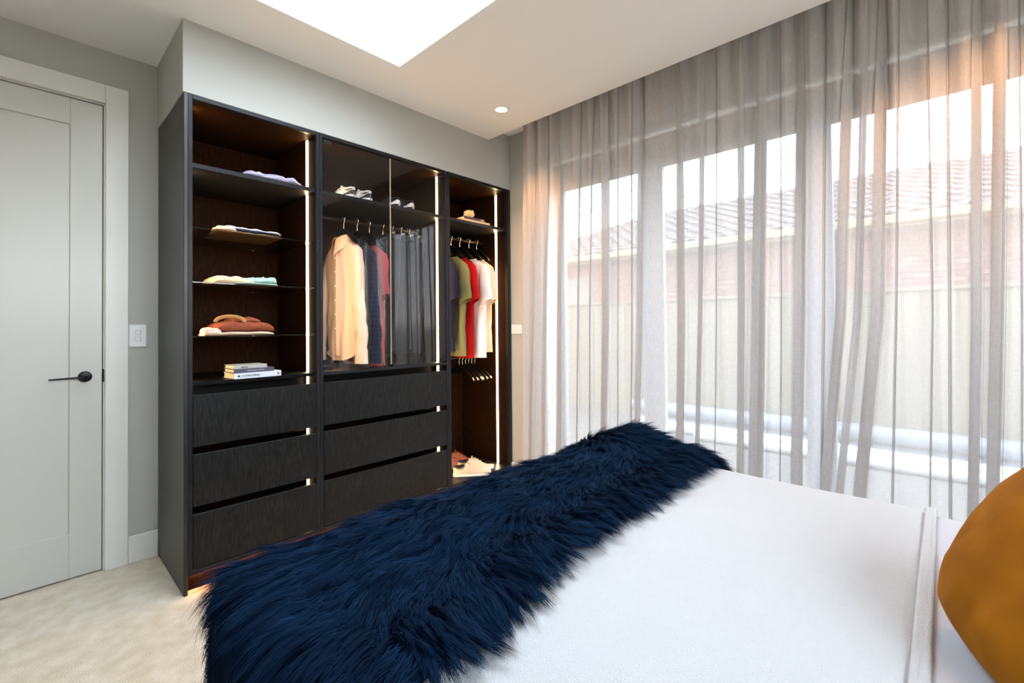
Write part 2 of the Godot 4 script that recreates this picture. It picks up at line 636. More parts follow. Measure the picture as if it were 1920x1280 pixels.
# =====================================================================
func build_outside():
	struct("ground", bx(2.99, -0.35, -14, 16, -0.15, 8, 0.0), M.paving)
	# boundary fence: vertical palings with rails and posts
	var f = thing("paling_fence", "pale timber paling fence standing in the yard behind the sheer curtain", "fence", Vector3(6.5, -0.15, 0))
	var pl = bx(-0.01, 0, -0.07, 0.01, 1.72, 0.07, 0.003).mesh()
	var z = -7.5
	var k = 0
	while z < 2.4:
		var o = part("paling", pl, M.fence if k % 3 else M.fence2, f, Vector3(0.008 * (k % 2), 0, z))
		z += 0.145
		k += 1
	part("capping", bx(-0.035, 1.72, -7.6, 0.035, 1.755, 2.5, 0.003), M.fence, f)
	for y in [0.25, 0.85, 1.5]:
		part("rail", bx(0.02, y, -7.6, 0.06, y + 0.09, 2.5, 0.003), M.fence2, f)
	# neighbour's brick house with a tiled roof
	var h = thing("neighbour_house", "red brick neighbour house with grey tiled roof rising behind the fence", "house", Vector3(9.35, -0.15, 0))
	part("wall", bx(0.02, 0, -9, 5, 2.80, 5, 0.0), M.mortar, h)
	var bm = bx(-0.012, 0, -0.115, 0.05, 0.076, 0.115, 0.003).mesh()
	k = 0
	for r in 9:
		for i in 33:
			var zz = -6.1 + i * 0.24 + (0.12 if r % 2 else 0.0)
			part("brick", bm, M.brick if (i * 7 + r * 5) % 3 else M.brick2, h, Vector3(0, 1.80 + r * 0.086, zz))
	part("lintel_band", bx(-0.02, 2.575, -9, 0.05, 2.82, 5, 0.003), M.brick, h)
	part("eaves", bx(-0.36, 2.82, -9.3, 0.05, 2.86, 5.3, 0.003), M.gutter, h)
	part("gutter", bx(-0.46, 2.86, -9.3, -0.34, 3.0, 5.3, 0.02), M.gutter, h)
	var rm = MB.new()
	rm.poly([Vector3(-0.36, 2.98, -9.3), Vector3(-0.36, 2.98, 5.3), Vector3(2.9, 4.47, 2.6), Vector3(2.9, 4.47, -6.0)], Vector3(3, 0, 0))
	rm.poly([Vector3(-0.36, 2.98, -9.3), Vector3(2.9, 4.47, -6.0), Vector3(6.2, 2.98, -9.3)], Vector3(3, 3, 0))
	rm.poly([Vector3(-0.36, 2.98, 5.3), Vector3(2.9, 4.47, 2.6), Vector3(6.2, 2.98, 5.3)], Vector3(3, 3, 0))
	rm.poly([Vector3(6.2, 2.98, -9.3), Vector3(6.2, 2.98, 5.3), Vector3(2.9, 4.47, 2.6), Vector3(2.9, 4.47, -6.0)], Vector3(3, 0, 0))
	var roof = part("roof", rm, M.roof, h)
	var tm = MB.new()
	var rows = []
	for i in 2:
		var row = PackedVector3Array()
		for j in 9:
			var u = j / 8.0
			row.append(Vector3(i * 0.42, 0.028 * sin(u * TAU) + (0.05 if i == 0 else 0.02), (u - 0.5) * 0.3))
		rows.append(row)
	tm.grid(rows, false, true)
	var row0 = PackedVector3Array()
	for j in 9:
		row0.append(rows[0][j] - Vector3(0, 0.03, 0))
	tm.grid([row0, rows[0]], false, true)
	var tmesh = tm.mesh()
	var sl = atan2(1.49, 3.26)
	for c in 10:
		for i in 29:
			var d0 = c * 0.355
			var zz = -7.4 + i * 0.3 + c * 0.02
			if zz < -9.3 + d0 * 0.92 + 0.15:
				continue
			var o = part("roof_tile", tmesh, M.roof, roof, Vector3(-0.40 + d0 * cos(sl), 2.985 + d0 * sin(sl), zz))
			o.rotation.z = sl
	# long lengths of pipe stacked low in front of the fence
	var ps = [[5.95, -0.06, 0.085, -3.2, 2.0, 0], [5.75, -0.075, 0.07, -3.0, 2.2, 1], [5.9, 0.10, 0.075, -3.1, 1.8, 0], [5.55, -0.09, 0.055, -2.2, 2.3, 1], [6.1, 0.08, 0.08, -3.3, 2.1, 0]]
	var pn = ["grey plastic pipe lying low along the foot of the fence", "white plastic pipe lying in front of the grey pipe by the fence", "grey plastic pipe stacked on top of the other pipes by the fence", "thin white plastic pipe nearest the window in the yard", "grey plastic pipe at the back of the stack against the fence"]
	for i in ps.size():
		var q = ps[i]
		solo("pipe", MB.new().tube([Vector3(q[0], q[1], q[3]), Vector3(q[0], q[1], q[4])], q[2], 14), M.pipe_white if q[5] else M.pipe, pn[i], "pipe", "pipes stacked in the yard")


# =====================================================================
const BAYS := [[0.5529, 1.1416], [1.1791, 2.0715], [2.1103, 2.708]]
const LED_POWER := 0.22
const LEDZ := [-2.692, -2.678, -2.708]


func build_wardrobe():
	var zb = BACK + 0.004
	var names = ["open dark timber wardrobe unit with glass shelves over three drawers nearest the door", "middle dark timber wardrobe unit with two smoked glass doors over three drawers", "narrow open dark timber hanging unit at the window end of the wardrobe"]
	for b in 3:
		var x0 = BAYS[b][0]
		var x1 = BAYS[b][1]
		var l0 = x0 - 0.0184
		var r1 = x1 + 0.0184
		var t = thing("wardrobe_unit", names[b], "wardrobe", Vector3.ZERO, 0.0)
		part("side_panel", bx(l0, 0.085, zb, x0, TOP - 0.0005, FRONT, 0.0012), M.edge, t)
		part("side_panel", bx(x1, 0.085, zb, r1, TOP - 0.0005, FRONT, 0.0012), M.edge, t)
		part("top_panel", bx(x0, TOP - 0.02, zb, x1, TOP - 0.0005, FRONT, 0.0012), M.edge, t)
		part("base_panel", bx(x0, 0.085, zb, x1, 0.105, FRONT, 0.0012), M.edge, t)
		part("back_panel", bx(x0, 0.105, zb, x1, TOP - 0.02, zb + 0.012, 0.0), M.inner, t)
		var lin_ = MB.new()
		lin_.box(Vector3(x0, 0.105, zb + 0.012), Vector3(x0 + 0.001, TOP - 0.02, FRONT - 0.03), 0.0)
		lin_.box(Vector3(x1 - 0.001, 0.105, zb + 0.012), Vector3(x1, TOP - 0.02, FRONT - 0.03), 0.0)
		lin_.box(Vector3(x0, TOP - 0.021, zb + 0.012), Vector3(x1, TOP - 0.02, FRONT - 0.03), 0.0)
		part("inner_lining", lin_, M.inner, t)
		part("kickboard", bx(l0, 0.0, FRONT - 0.06, r1, 0.085, FRONT - 0.045, 0.001), M.inner, t)
		part("shelf", bx(x0 + 0.001, 2.009, zb + 0.012, x1 - 0.001, 2.031, FRONT - 0.016, 0.001), M.edge, t)
		if b == 0:
			part("end_panel", bx(0.5178, 0.0, zb, l0, TOP - 0.0005, FRONT + 0.001, 0.0015), M.panel, t)
			for y in [1.720, 1.458, 1.196]:
				part("glass_shelf", bx(x0 + 0.002, y, zb + 0.02, x1 - 0.002, y + 0.008, FRONT - 0.02, 0.001), M.tint, t)
				part("shelf_pin", MB.new().tube([Vector3(x1 - 0.009, y - 0.003, FRONT - 0.30), Vector3(x1 - 0.001, y - 0.003, FRONT - 0.30)], 0.0025, 8), M.rail, t)
		if b == 2:
			part("end_panel", bx(r1, 0.0, zb, WIN - 0.001, TOP - 0.0005, FRONT + 0.001, 0.0015), M.panel, t)
		if b < 2:
			part("bench_panel", bx(x0 + 0.001, 0.966, zb + 0.012, x1 - 0.001, 0.984, FRONT - (0.02 if b == 0 else 0.0), 0.001), M.edge if b else M.jet, t)
			for q in [[0.681, 0.925], [0.400, 0.645], [0.109, 0.364]]:
				var dr = part("drawer", bx(x0 + 0.003, q[0], FRONT - 0.018, x1 - 0.003, q[1], FRONT - 0.0005, 0.0015), M.wood, t)
				var box = MB.new()
				var yt = q[1] - 0.05
				box.box(Vector3(x0 + 0.012, q[0] + 0.02, zb + 0.05), Vector3(x0 + 0.026, yt, FRONT - 0.15), 0.0)
				box.box(Vector3(x1 - 0.05, q[0] + 0.02, zb + 0.05), Vector3(x1 - 0.036, yt, FRONT - 0.15), 0.0)
				box.box(Vector3(x0 + 0.012, q[0] + 0.02, zb + 0.05), Vector3(x1 - 0.036, q[0] + 0.03, FRONT - 0.15), 0.0)
				part("drawer_box", box, M.black, dr)
			part("finger_recess", bx(x0 + 0.0015, 0.925 - 0.02, FRONT - 0.16, x1 - 0.0015, 0.966, FRONT - 0.15, 0.0), M.jet, t)
			part("finger_recess", bx(x0 + 0.0015, 0.64, FRONT - 0.16, x1 - 0.0015, 0.69, FRONT - 0.15, 0.0), M.jet, t)
			part("finger_recess", bx(x0 + 0.0015, 0.36, FRONT - 0.16, x1 - 0.0015, 0.41, FRONT - 0.15, 0.0), M.jet, t)
		if b == 1:
			var xm = 1.6225
			for q in [[x0 + 0.004, xm - 0.0015], [xm + 0.0015, x1 - 0.004]]:
				var dm = MB.new()
				dm.poly([Vector3(q[0], 0.992, FRONT - 0.004), Vector3(q[1], 0.992, FRONT - 0.004), Vector3(q[1], 2.322, FRONT - 0.004), Vector3(q[0], 2.322, FRONT - 0.004)])
				var gd = part("glass_door", dm, M.smoke, t)
				var hx = q[0] if q[0] < 1.5 else q[1] - 0.05
				for y in [0.994, 2.300]:
					part("hinge", bx(hx, y, FRONT - 0.014, hx + 0.05, y + 0.020, FRONT + 0.001, 0.001), M.black, gd)
				var ex = q[1] if q[0] < 1.5 else q[0]
				part("door_edge", bx(ex - 0.0016, 0.992, FRONT - 0.007, ex + 0.0016, 2.322, FRONT - 0.001, 0.0004), M.glass_edge, gd)
				part("corner_catch", bx(ex - 0.012, 0.987, FRONT - 0.012, ex + 0.012, 0.999, FRONT + 0.001, 0.001), M.black, gd)
		if b > 0:
			part("hanging_rail", MB.new().tube([Vector3(x0 + 0.002, 1.94, -2.87), Vector3(x1 - 0.002, 1.94, -2.87)], 0.0125, 14), M.rail, t)
		if b == 2:
			part("low_rail", MB.new().tube([Vector3(x0 + 0.002, 0.985, -2.87), Vector3(x1 - 0.002, 0.985, -2.87)], 0.011, 12), M.rail, t)
			part("screw_cap", MB.new().tube([Vector3(x1 - 0.004, 1.33, -2.62), Vector3(x1 - 0.001, 1.33, -2.62)], 0.005, 10), M.black, t)
		# light strip let into the right-hand side panel
		var ledz = LEDZ[b]
		part("led_strip", bx(x1 - 0.009, 0.107, ledz - 0.010, x1 - 0.0005, TOP - 0.022, ledz + 0.010, 0.002), M.led, t)
		part("led_strip", bx(x0 + 0.0005, 0.107, ledz - 0.010, x0 + 0.009, TOP - 0.022, ledz + 0.010, 0.002), M.led, t)
		var segs = [[0.99, 2.005], [2.033, 2.325]] if b < 2 else [[0.11, 2.005], [2.033, 2.325]]
		for q in segs:
			for s in [-1, 1]:
				area("led_strip_lamp", Vector3(x1 - 0.0095 if s > 0 else x0 + 0.0095, (q[0] + q[1]) / 2, ledz), Basis(Vector3.UP, s * PI / 2), Vector2(0.022, q[1] - q[0]), LED_POWER * (q[1] - q[0]), Color(1.0, 0.81, 0.57))
		# warm strip under the carcass lighting the carpet
		part("plinth_light", bx(x0, 0.079, FRONT - 0.044, x1, 0.085, FRONT - 0.034, 0.0), M.led, t)
		area("plinth_light_lamp", Vector3((x0 + x1) / 2, 0.076, FRONT - 0.038), Basis(Vector3.RIGHT, -PI / 2), Vector2(x1 - x0, 0.01), 0.12, Color(1.0, 0.66, 0.33))


# =====================================================================
const BX0 := 0.36
const BX1 := 2.08
const BZ0 := -1.27
const BZ1 := 0.86
const BT := 0.615


func slab(x0, x1, y0, y1, z0, z1, r, seed_, amp):
	# soft rounded block with gently uneven faces
	var f = FastNoiseLite.new()
	f.seed = seed_
	f.frequency = 2.2
	f.fractal_octaves = 2
	var rows = []
	var prof = []
	for k in 7:
		var a = PI / 2 * k / 6.0
		prof.append(Vector2(r - r * cos(a), y1 - r + r * sin(a)))
	var N = 44
	var ring = func(inset, y):
		var row = PackedVector3Array()
		var ax = x0 + inset
		var bxx = x1 - inset
		var az = z0 + inset
		var bz = z1 - inset
		var cr = max(r * 1.2 - inset, 0.004)
		var cs = [[bxx - cr, bz - cr, 0.0], [ax + cr, bz - cr, PI / 2], [ax + cr, az + cr, PI], [bxx - cr, az + cr, PI * 1.5]]
		for c in cs:
			for k in 6:
				var a = c[2] + PI / 2 * k / 5.0
				var p = Vector3(c[0] + cos(a) * cr, y, c[1] + sin(a) * cr)
				p.y += f.get_noise_2d(p.x, p.z) * amp
				row.append(p)
		# subdivide long sides
		var out = PackedVector3Array()
		for i in row.size():
			var p = row[i]
			var q = row[(i + 1) % row.size()]
			out.append(p)
			if i % 6 == 5:
				for k in range(1, 10):
					var m = p.lerp(q, k / 10.0)
					m.y = y + f.get_noise_2d(m.x, m.z) * amp
					out.append(m)
		return out
	rows.append(ring.call(0.0, y0))
	rows.append(ring.call(0.0, (y0 + y1) / 2))
	for p in prof:
		rows.append(ring.call(p.x, p.y))
	var last = rows[-1]
	var c = Vector3((x0 + x1) / 2, y1, (z0 + z1) / 2)
	for k in range(1, 9):
		var row = PackedVector3Array()
		for p in last:
			var q = p.lerp(c, k / 8.0)
			q.y = y1 + f.get_noise_2d(q.x, q.z) * amp
			row.append(q)
		rows.append(row)
	var m = MB.new()
	m.grid(rows, true, true)
	return m


func build_bed():
	var b = thing("bed", "wide bed dressed in white standing between the camera and the curtained window", "bed", Vector3.ZERO)
	part("base", bx(BX0 + 0.04, 0.10, BZ0 + 0.04, BX1 - 0.04, 0.33, BZ1, 0.01), M.bedbase, b)
	part("mattress", slab(BX0 + 0.02, BX1 - 0.02, 0.33, BT - 0.02, BZ0 + 0.02, BZ1, 0.06, 3, 0.004), M.sheet, b)
	for p in [[BX0 + 0.14, BZ0 + 0.14], [BX1 - 0.14, BZ0 + 0.14], [BX0 + 0.14, BZ1 - 0.14], [BX1 - 0.14, BZ1 - 0.14]]:
		part("leg", MB.new().lathe([Vector2(0.025, 0.0), Vector2(0.035, 0.1)], Transform3D(Basis(), Vector3(p[0], 0, p[1])), 14), M.black, b)
	solo("coverlet", slab(BX0, BX1, 0.12, BT + 0.006, BZ0, -0.03, 0.055, 8, 0.006), M.cover, "white textured coverlet spread over the bed with its folded edge before the cushion", "coverlet")
	solo("bed_sheet", slab(BX0 + 0.005, BX1 - 0.005, 0.2, BT - 0.006, -0.10, BZ1 + 0.005, 0.05, 12, 0.004), M.sheet, "smooth white sheet showing between the coverlet edge and the mustard cushion", "sheet")
	var hem = part("folded_edge", slab(BX0 + 0.012, BX1 - 0.012, BT - 0.004, BT + 0.0092, -0.056, -0.025, 0.008, 8, 0.006), M.cover, get_node("coverlet"))
	hem.set_meta("label", "doubled hem fold")
	# white pillow under the cushion
	pillow("pillow", Vector3(1.18, 0.66, 0.42), Vector3(0.36, 0.0, 0.03), Vector3(-0.02, 0.06, 0.24), 0.07, M.sheet, "plump white pillow lying under the mustard velvet cushion", "pillow", 14)
	pillow("cushion", Vector3(1.28, 0.812, 0.235), Vector3(0.155, 0.16, 0.135), Vector3(-0.175, -0.015, 0.125), 0.13, M.velvet, "mustard yellow velvet cushion with one corner pointing at the coverlet", "cushion", 15, 0.17)


func pillow(called, c, u, w, thick, m, label, cat, seed_, bulge = 0.05):
	var nn = u.cross(w).normalized()
	if nn.y < 0:
		nn = -nn
	var f = FastNoiseLite.new()
	f.seed = seed_
	f.frequency = 1.6
	f.fractal_octaves = 2
	var N = 33
	var mb = MB.new()
	for side in [1, -1]:
		var rows = []
		for i in N:
			var row = PackedVector3Array()
			for j in N:
				var a = -1.0 + 2.0 * i / (N - 1)
				var b = -1.0 + 2.0 * j / (N - 1)
				a = sin(a * PI / 2)
				b = sin(b * PI / 2)
				var h = pow(max((1 - a * a) * (1 - b * b), 0.0), 0.42)
				var ka = a * (1.0 + bulge * (1 - b * b) - 0.03 * b * b)
				var kb = b * (1.0 + bulge * (1 - a * a) - 0.03 * a * a)
				# small creases running in from the corners
				var cr = 0.012 * sin((a - b) * 16.0) * pow(abs(a * b), 2.0) * h
				row.append(c + u * ka + w * kb + nn * (side * (thick * h * (1.0 + 0.12 * f.get_noise_2d(a * 1.5, b * 1.5 + side)) + cr)))
			rows.append(row)
		var flip = ((rows[0][1] - rows[0][0]).cross(rows[1][0] - rows[0][0])).dot(nn * side) > 0
		mb.grid(rows, false, not flip if false else not ((rows[16][17] - rows[16][16]).cross(rows[17][16] - rows[16][16]).dot(nn * side) > 0))
	solo(called, mb, m, label, cat)


# =====================================================================
func build_curtain():
	# pleats: place along the window near the top, middle and bottom, width, layers
	var P = [[-2.201, -2.218, -2.245, 0.04, 3], [-2.079, -2.106, -2.123, 0.032, 3], [-1.954, -1.971, -1.987, 0.05, 3], [-1.791, -1.812, -1.837, 0.014, 3], [-1.689, -1.722, -1.738, 0.014, 3], [-1.583, -1.595, -1.622, 0.06, 3], [-1.489, -1.505, -1.521, 0.008, 3], [-1.392, -1.408, -1.431, 0.010, 3], [-1.342, -1.358, -1.387, 0.043, 3], [-1.092, -1.097, -1.118, 0.058, 3], [-0.962, -0.988, -1.020, 0.032, 3], [-0.890, -0.904, -0.927, 0.006, 3], [-0.760, -0.776, -0.795, 0.043, 3], [-0.665, -0.692, -0.718, 0.076, 5], [-0.576, -0.590, -0.610, 0.006, 3], [-0.489, -0.511, -0.535, 0.054, 5], [-0.396, -0.413, -0.434, 0.012, 3], [-0.310, -0.345, -0.417, 0.049, 5], [-0.247, -0.283, -0.361, 0.036, 3], [-0.187, -0.212, -0.287, 0.056, 5], [-0.128, -0.149, -0.175, 0.010, 3], [-0.030, -0.032, -0.054, 0.007, 3], [0.028, 0.019, 0.008, 0.012, 3], [0.111, 0.096, 0.073, 0.039, 5], [0.174, 0.152, 0.126, 0.045, 5], [0.228, 0.217, 0.203, 0.006, 3], [0.36, 0.34, 0.33, 0.05, 3], [0.52, 0.50, 0.49, 0.03, 3], [0.70, 0.69, 0.69, 0.05, 3], [0.86, 0.86, 0.86, 0.03, 3]]
	var fn = FastNoiseLite.new()
	fn.seed = 5
	fn.frequency = 1.0
	var R = 30
	var rows = []
	var ytop = 2.785
	for i in R:
		var t = i / float(R - 1)
		t = pow(t, 1.25)
		var y = lerp(ytop, 0.012, t)
		var row = PackedVector3Array()
		var zprev = -2.305 - 0.03 * t
		var xoff = 0.0
		for q in P:
			var zc = (lerp(q[0], q[1], clamp((2.2 - y) / 0.92, -0.6, 1.0)) if y > 1.28 else lerp(q[1], q[2], clamp((1.28 - y) / 0.8, 0.0, 1.6)))
			var w = q[3] * (0.55 + 0.45 * smoothstep(0.0, 0.25, t)) * (1.0 + 0.12 * t)
			var zin = zc + w / 2
			var zout = zc - w / 2
			# plain stretch up to the far lip of the pleat
			var K = 7
			for k in K:
				var s = k / float(K)
				var z = lerp(zprev, zin, s)
				row.append(Vector3(wav(z, y, t, fn) - 0.010 * sin(s * PI), y, z))
			# zig-zag layers, each a little nearer the room
			var d = 0.003 + 0.25 * w
			for l in q[4]:
				var za = zin if l % 2 == 0 else zout
				var zb = zout if l % 2 == 0 else zin
				if l == q[4] - 1:
					break
				for k in 4:
					var s = (k + 0.5) / 4.0
					var z = lerp(za, zb, s)
					row.append(Vector3(wav(z, y, t, fn) - d * (l + s) / (q[4] - 1) * 1.6 + 0.006 * sin(s * PI) * (1 if l % 2 else -1), y, z))
			# last layer returns to the plain
			var ze = zin if q[4] % 2 == 1 else zout
			zprev = ze
			row.append(Vector3(wav(ze, y, t, fn) - d * 1.6, y, ze))
		for k in 5:
			var z = lerp(zprev, 0.95, k / 4.0)
			row.append(Vector3(wav(z, y, t, fn), y, z))
		rows.append(row)
	var m = MB.new()
	m.grid(rows, false, true, 26.0, 12.0)
	var c = thing("sheer_curtain", "floor-length taupe sheer curtain hanging in soft folds across the whole window", "curtain", Vector3.ZERO)
	part("drop", m, M.sheer, c)
	var hm = MB.new()
	var hr = [PackedVector3Array(), PackedVector3Array()]
	for p in rows[0]:
		hr[0].append(p + Vector3(-0.003, 0.0, 0))
	for j in rows[1].size():
		var p = rows[1][j]
		var a = rows[0][j]
		var s = 0.085 / (a.y - p.y) if a.y - p.y > 0.085 else 1.0
		hr[1].append(a.lerp(p, s) + Vector3(-0.003, 0, 0))
	hm.grid(hr, false, true, 14.0, 0.3)
	part("heading_tape", hm, M.sheer, c)
	part("track", bx(2.585, 2.786, -2.34, 2.625, 2.7965, 1.0, 0.001), M.plastic, c)


func wav(z, y, t, fn):
	var a = 0.016 * (1.0 - smoothstep(0.0, 0.45, t)) + 0.005
	return 2.60 + a * sin(z * TAU / 0.105 + 1.2 * fn.get_noise_1d(z * 4.0)) + 0.012 * fn.get_noise_2d(z * 2.3, y * 0.35)


# =====================================================================
# fur throw
# =====================================================================
const FX0 := 0.385
const FX1 := 2.10
const FZ0 := -1.265
const FZ1 := -0.775


func throw_at(a, b, fn):
	# a: metres along the bed foot (x), b: metres across (z); drapes past the edges
	var x = a
	var z = b
	var y = BT + 0.028
	var r = 0.05
	if a < FX0:
		var d = FX0 - a
		x = FX0 - (r * sin(min(d / r, PI / 2)))
		y -= r * (1 - cos(min(d / r, PI / 2))) + max(d - r * PI / 2, 0.0)
	elif a > FX1 - 0.02:
		var d = a - FX1 + 0.02
		x = FX1 - 0.02 + r * 1.6 * sin(min(d / r / 1.6, PI / 2))
		y -= r * 1.6 * (1 - cos(min(d / r / 1.6, PI / 2))) + max(d - r * 1.6 * PI / 2, 0.0)
	if b < FZ0:
		var d = FZ0 - b
		z = FZ0 - r * sin(min(d / r, PI / 2))
		y -= r * (1 - cos(min(d / r, PI / 2))) + max(d - r * PI / 2, 0.0)
	y += 0.012 * fn.get_noise_2d(a * 2.6, b * 3.0)
	# the rear part rides up in a low ridge, with a valley before the front fringe
	var e = (b - FZ0) / (FZ1 - FZ0)
	y += 0.028 * exp(-pow((e - 0.30) / 0.28, 2.0)) + 0.018 * exp(-pow((e - 0.88) / 0.14, 2.0))
	# bunched up at the window end
	y += 0.05 * smoothstep(1.55, 1.95, a) * exp(-pow((e - 0.35) / 0.4, 2.0)) * (1.0 - smoothstep(2.08, 2.2, a))
	z += 0.125 * (1.0 - smoothstep(FX0 - 0.05, FX0 + 0.75, a)) * clamp(e, 0.0, 1.0)
	return Vector3(x, max(y, 0.06), z)


func build_throw():
	var fn = FastNoiseLite.new()
	fn.seed = 91
	fn.frequency = 1.0
	var t = thing("fur_throw", "long-haired navy blue faux fur throw across the foot of the white bed", "throw", Vector3.ZERO)
	var rows = []
	var A0 = FX0 - 0.42
	var A1 = FX1 + 0.14
	var B0 = FZ0 - 0.30
	var B1 = FZ1
	for i in 33:
		var row = PackedVector3Array()
		for j in 81:
			row.append(throw_at(lerp(A0, A1, j / 80.0), lerp(B0, B1, i / 32.0), fn))
		rows.append(row)
	# closing skirt so that the backing has thickness
	var under = PackedVector3Array()
	for p in rows[-1]:
		under.append(p + Vector3(0, -0.02, 0.004))
	rows.append(under)
	var base = MB.new()
	base.grid(rows, false, true)
	part("backing", base, M.furbase, t)
	# six kinds of lock, each a bundle of tapering strands
	var K = 6
	var meshes = []
	for k in K:
		meshes.append(lock_mesh(k))
	var xf = []
	var col = []
	for k in K:
		xf.append([])
		col.append([])
	var r2 = RandomNumberGenerator.new()
	r2.seed = 77
	var step = 0.0125
	var a = A0
	while a < A1:
		var b = B0
		while b < B1 + 0.004:
			var aa = a + r2.randf_range(-0.6, 0.6) * step
			var bb = min(b + r2.randf_range(-0.6, 0.6) * step, B1)
			b += step
			var p = throw_at(aa, bb, fn)
			var du = (throw_at(aa + 0.01, bb, fn) - throw_at(aa - 0.01, bb, fn)).normalized()
			var dv = (throw_at(aa, bb + 0.01, fn) - throw_at(aa, bb - 0.01, fn)).normalized()
			var nn = dv.cross(du).normalized()
			var e = (bb - FZ0) / (FZ1 - FZ0)
			# lie of the pile: along the throw towards the door end, turning out over the front edge
			var fwd = smoothstep(0.45, 0.95, e + 0.15 * fn.get_noise_2d(aa * 6.0, 3.0))
			var ang = lerp(0.35, 1.45, fwd) + 0.75 * fn.get_noise_2d(aa * 5.0, bb * 6.0) + 0.35 * fn.get_noise_2d(aa * 17.0 + 40.0, bb * 17.0)
			if e < 0.12:
				ang -= 1.0 * (0.12 - max(e, -0.2)) / 0.3
			if aa > 1.75:
				ang = lerp(ang, PI - 0.5, smoothstep(1.75, 2.05, aa) * (1.0 - 0.75 * fwd))
			if aa < FX0 + 0.1:
				ang = lerp(ang, 0.15, 0.7)
			var dir = -du * cos(ang) + dv * sin(ang)
			if bb < FZ0 - 0.03:
				dir = (-dv * 1.0 - du * 0.25).normalized()
			dir = (dir + du * r2.randf_range(-0.16, 0.16) + dv * r2.randf_range(-0.16, 0.16)).normalized()
			var zz = (dir - nn * dir.dot(nn)).normalized()
			var lift = r2.randf_range(-0.12, 0.20) + 0.25 * fn.get_noise_2d(aa * 9.0 + 7.0, bb * 9.0)
			zz = (zz + nn * lift).normalized()
			var xx = nn.cross(zz).normalized()
			var yy = zz.cross(xx)
			var s = r2.randf_range(0.75, 1.2)
			var k = r2.randi() % K
			xf[k].append(Transform3D(Basis(xx * r2.randf_range(0.8, 1.2), yy * s, zz * s), p - nn * 0.004))
			var tone = clamp(0.5 + 0.45 * fn.get_noise_2d(aa * 14.0, bb * 14.0 + 60.0) + 0.4 * fn.get_noise_2d(aa * 4.0 + 9.0, bb * 7.0) + r2.randf_range(-0.25, 0.25), 0.0, 1.0)
			col[k].append(Color(0.0019, 0.0080, 0.0215).lerp(Color(0.0078, 0.0275, 0.066), tone))
		a += step
	for k in K:
		var mm = MultiMesh.new()
		mm.transform_format = MultiMesh.TRANSFORM_3D
		mm.use_colors = true
		mm.mesh = meshes[k]
		mm.instance_count = xf[k].size()
		for i in xf[k].size():
			mm.set_instance_transform(i, xf[k][i])
			mm.set_instance_color(i, col[k][i])
		var o = MultiMeshInstance3D.new()
		o.multimesh = mm
		o.material_override = M.fur
		o.name = numbered(t, "fur_pile")
		o.set_meta("kind", "stuff")
		t.add_child(o)


func lock_mesh(seed_):
	var r2 = RandomNumberGenerator.new()
	r2.seed = 300 + seed_
	var m = MB.new()
	var bend = r2.randf_range(-0.5, 0.5)
	for s in 34:
		var ox = r2.randfn(0.0, 0.0060)
		var oz = r2.randf_range(-0.012, 0.012)
		var L = r2.randf_range(0.06, 0.108)
		var h = r2.randf_range(0.008, 0.026)
		var curl = r2.randf_range(-0.006, 0.006)
		var wid = r2.randf_range(0.0005, 0.0010)
		var ph = r2.randf_range(0, TAU)
		var l = PackedVector3Array()
		var rr = PackedVector3Array()
		var S = 5
		for i in S + 1:
			var t = i / float(S)
			var x = ox * (1.0 - 0.55 * t) + bend * 0.022 * t * t + curl * sin(t * 3.0 + ph)
			var y = h * (1.0 - (1.0 - t) * (1.0 - t)) * (1.0 - 0.45 * t * t) + 0.003 * sin(t * 5.0 + ph)
			var z = oz * (1.0 - 0.4 * t) + L * t
			var w = wid * (1.0 - 0.93 * t * t)
			var tilt = sin(ph) * 0.5
			l.append(Vector3(x - w, y - w * tilt, z))
			rr.append(Vector3(x + w, y + w * tilt, z))
		m.grid([l, rr], false, true)
	return m.mesh()


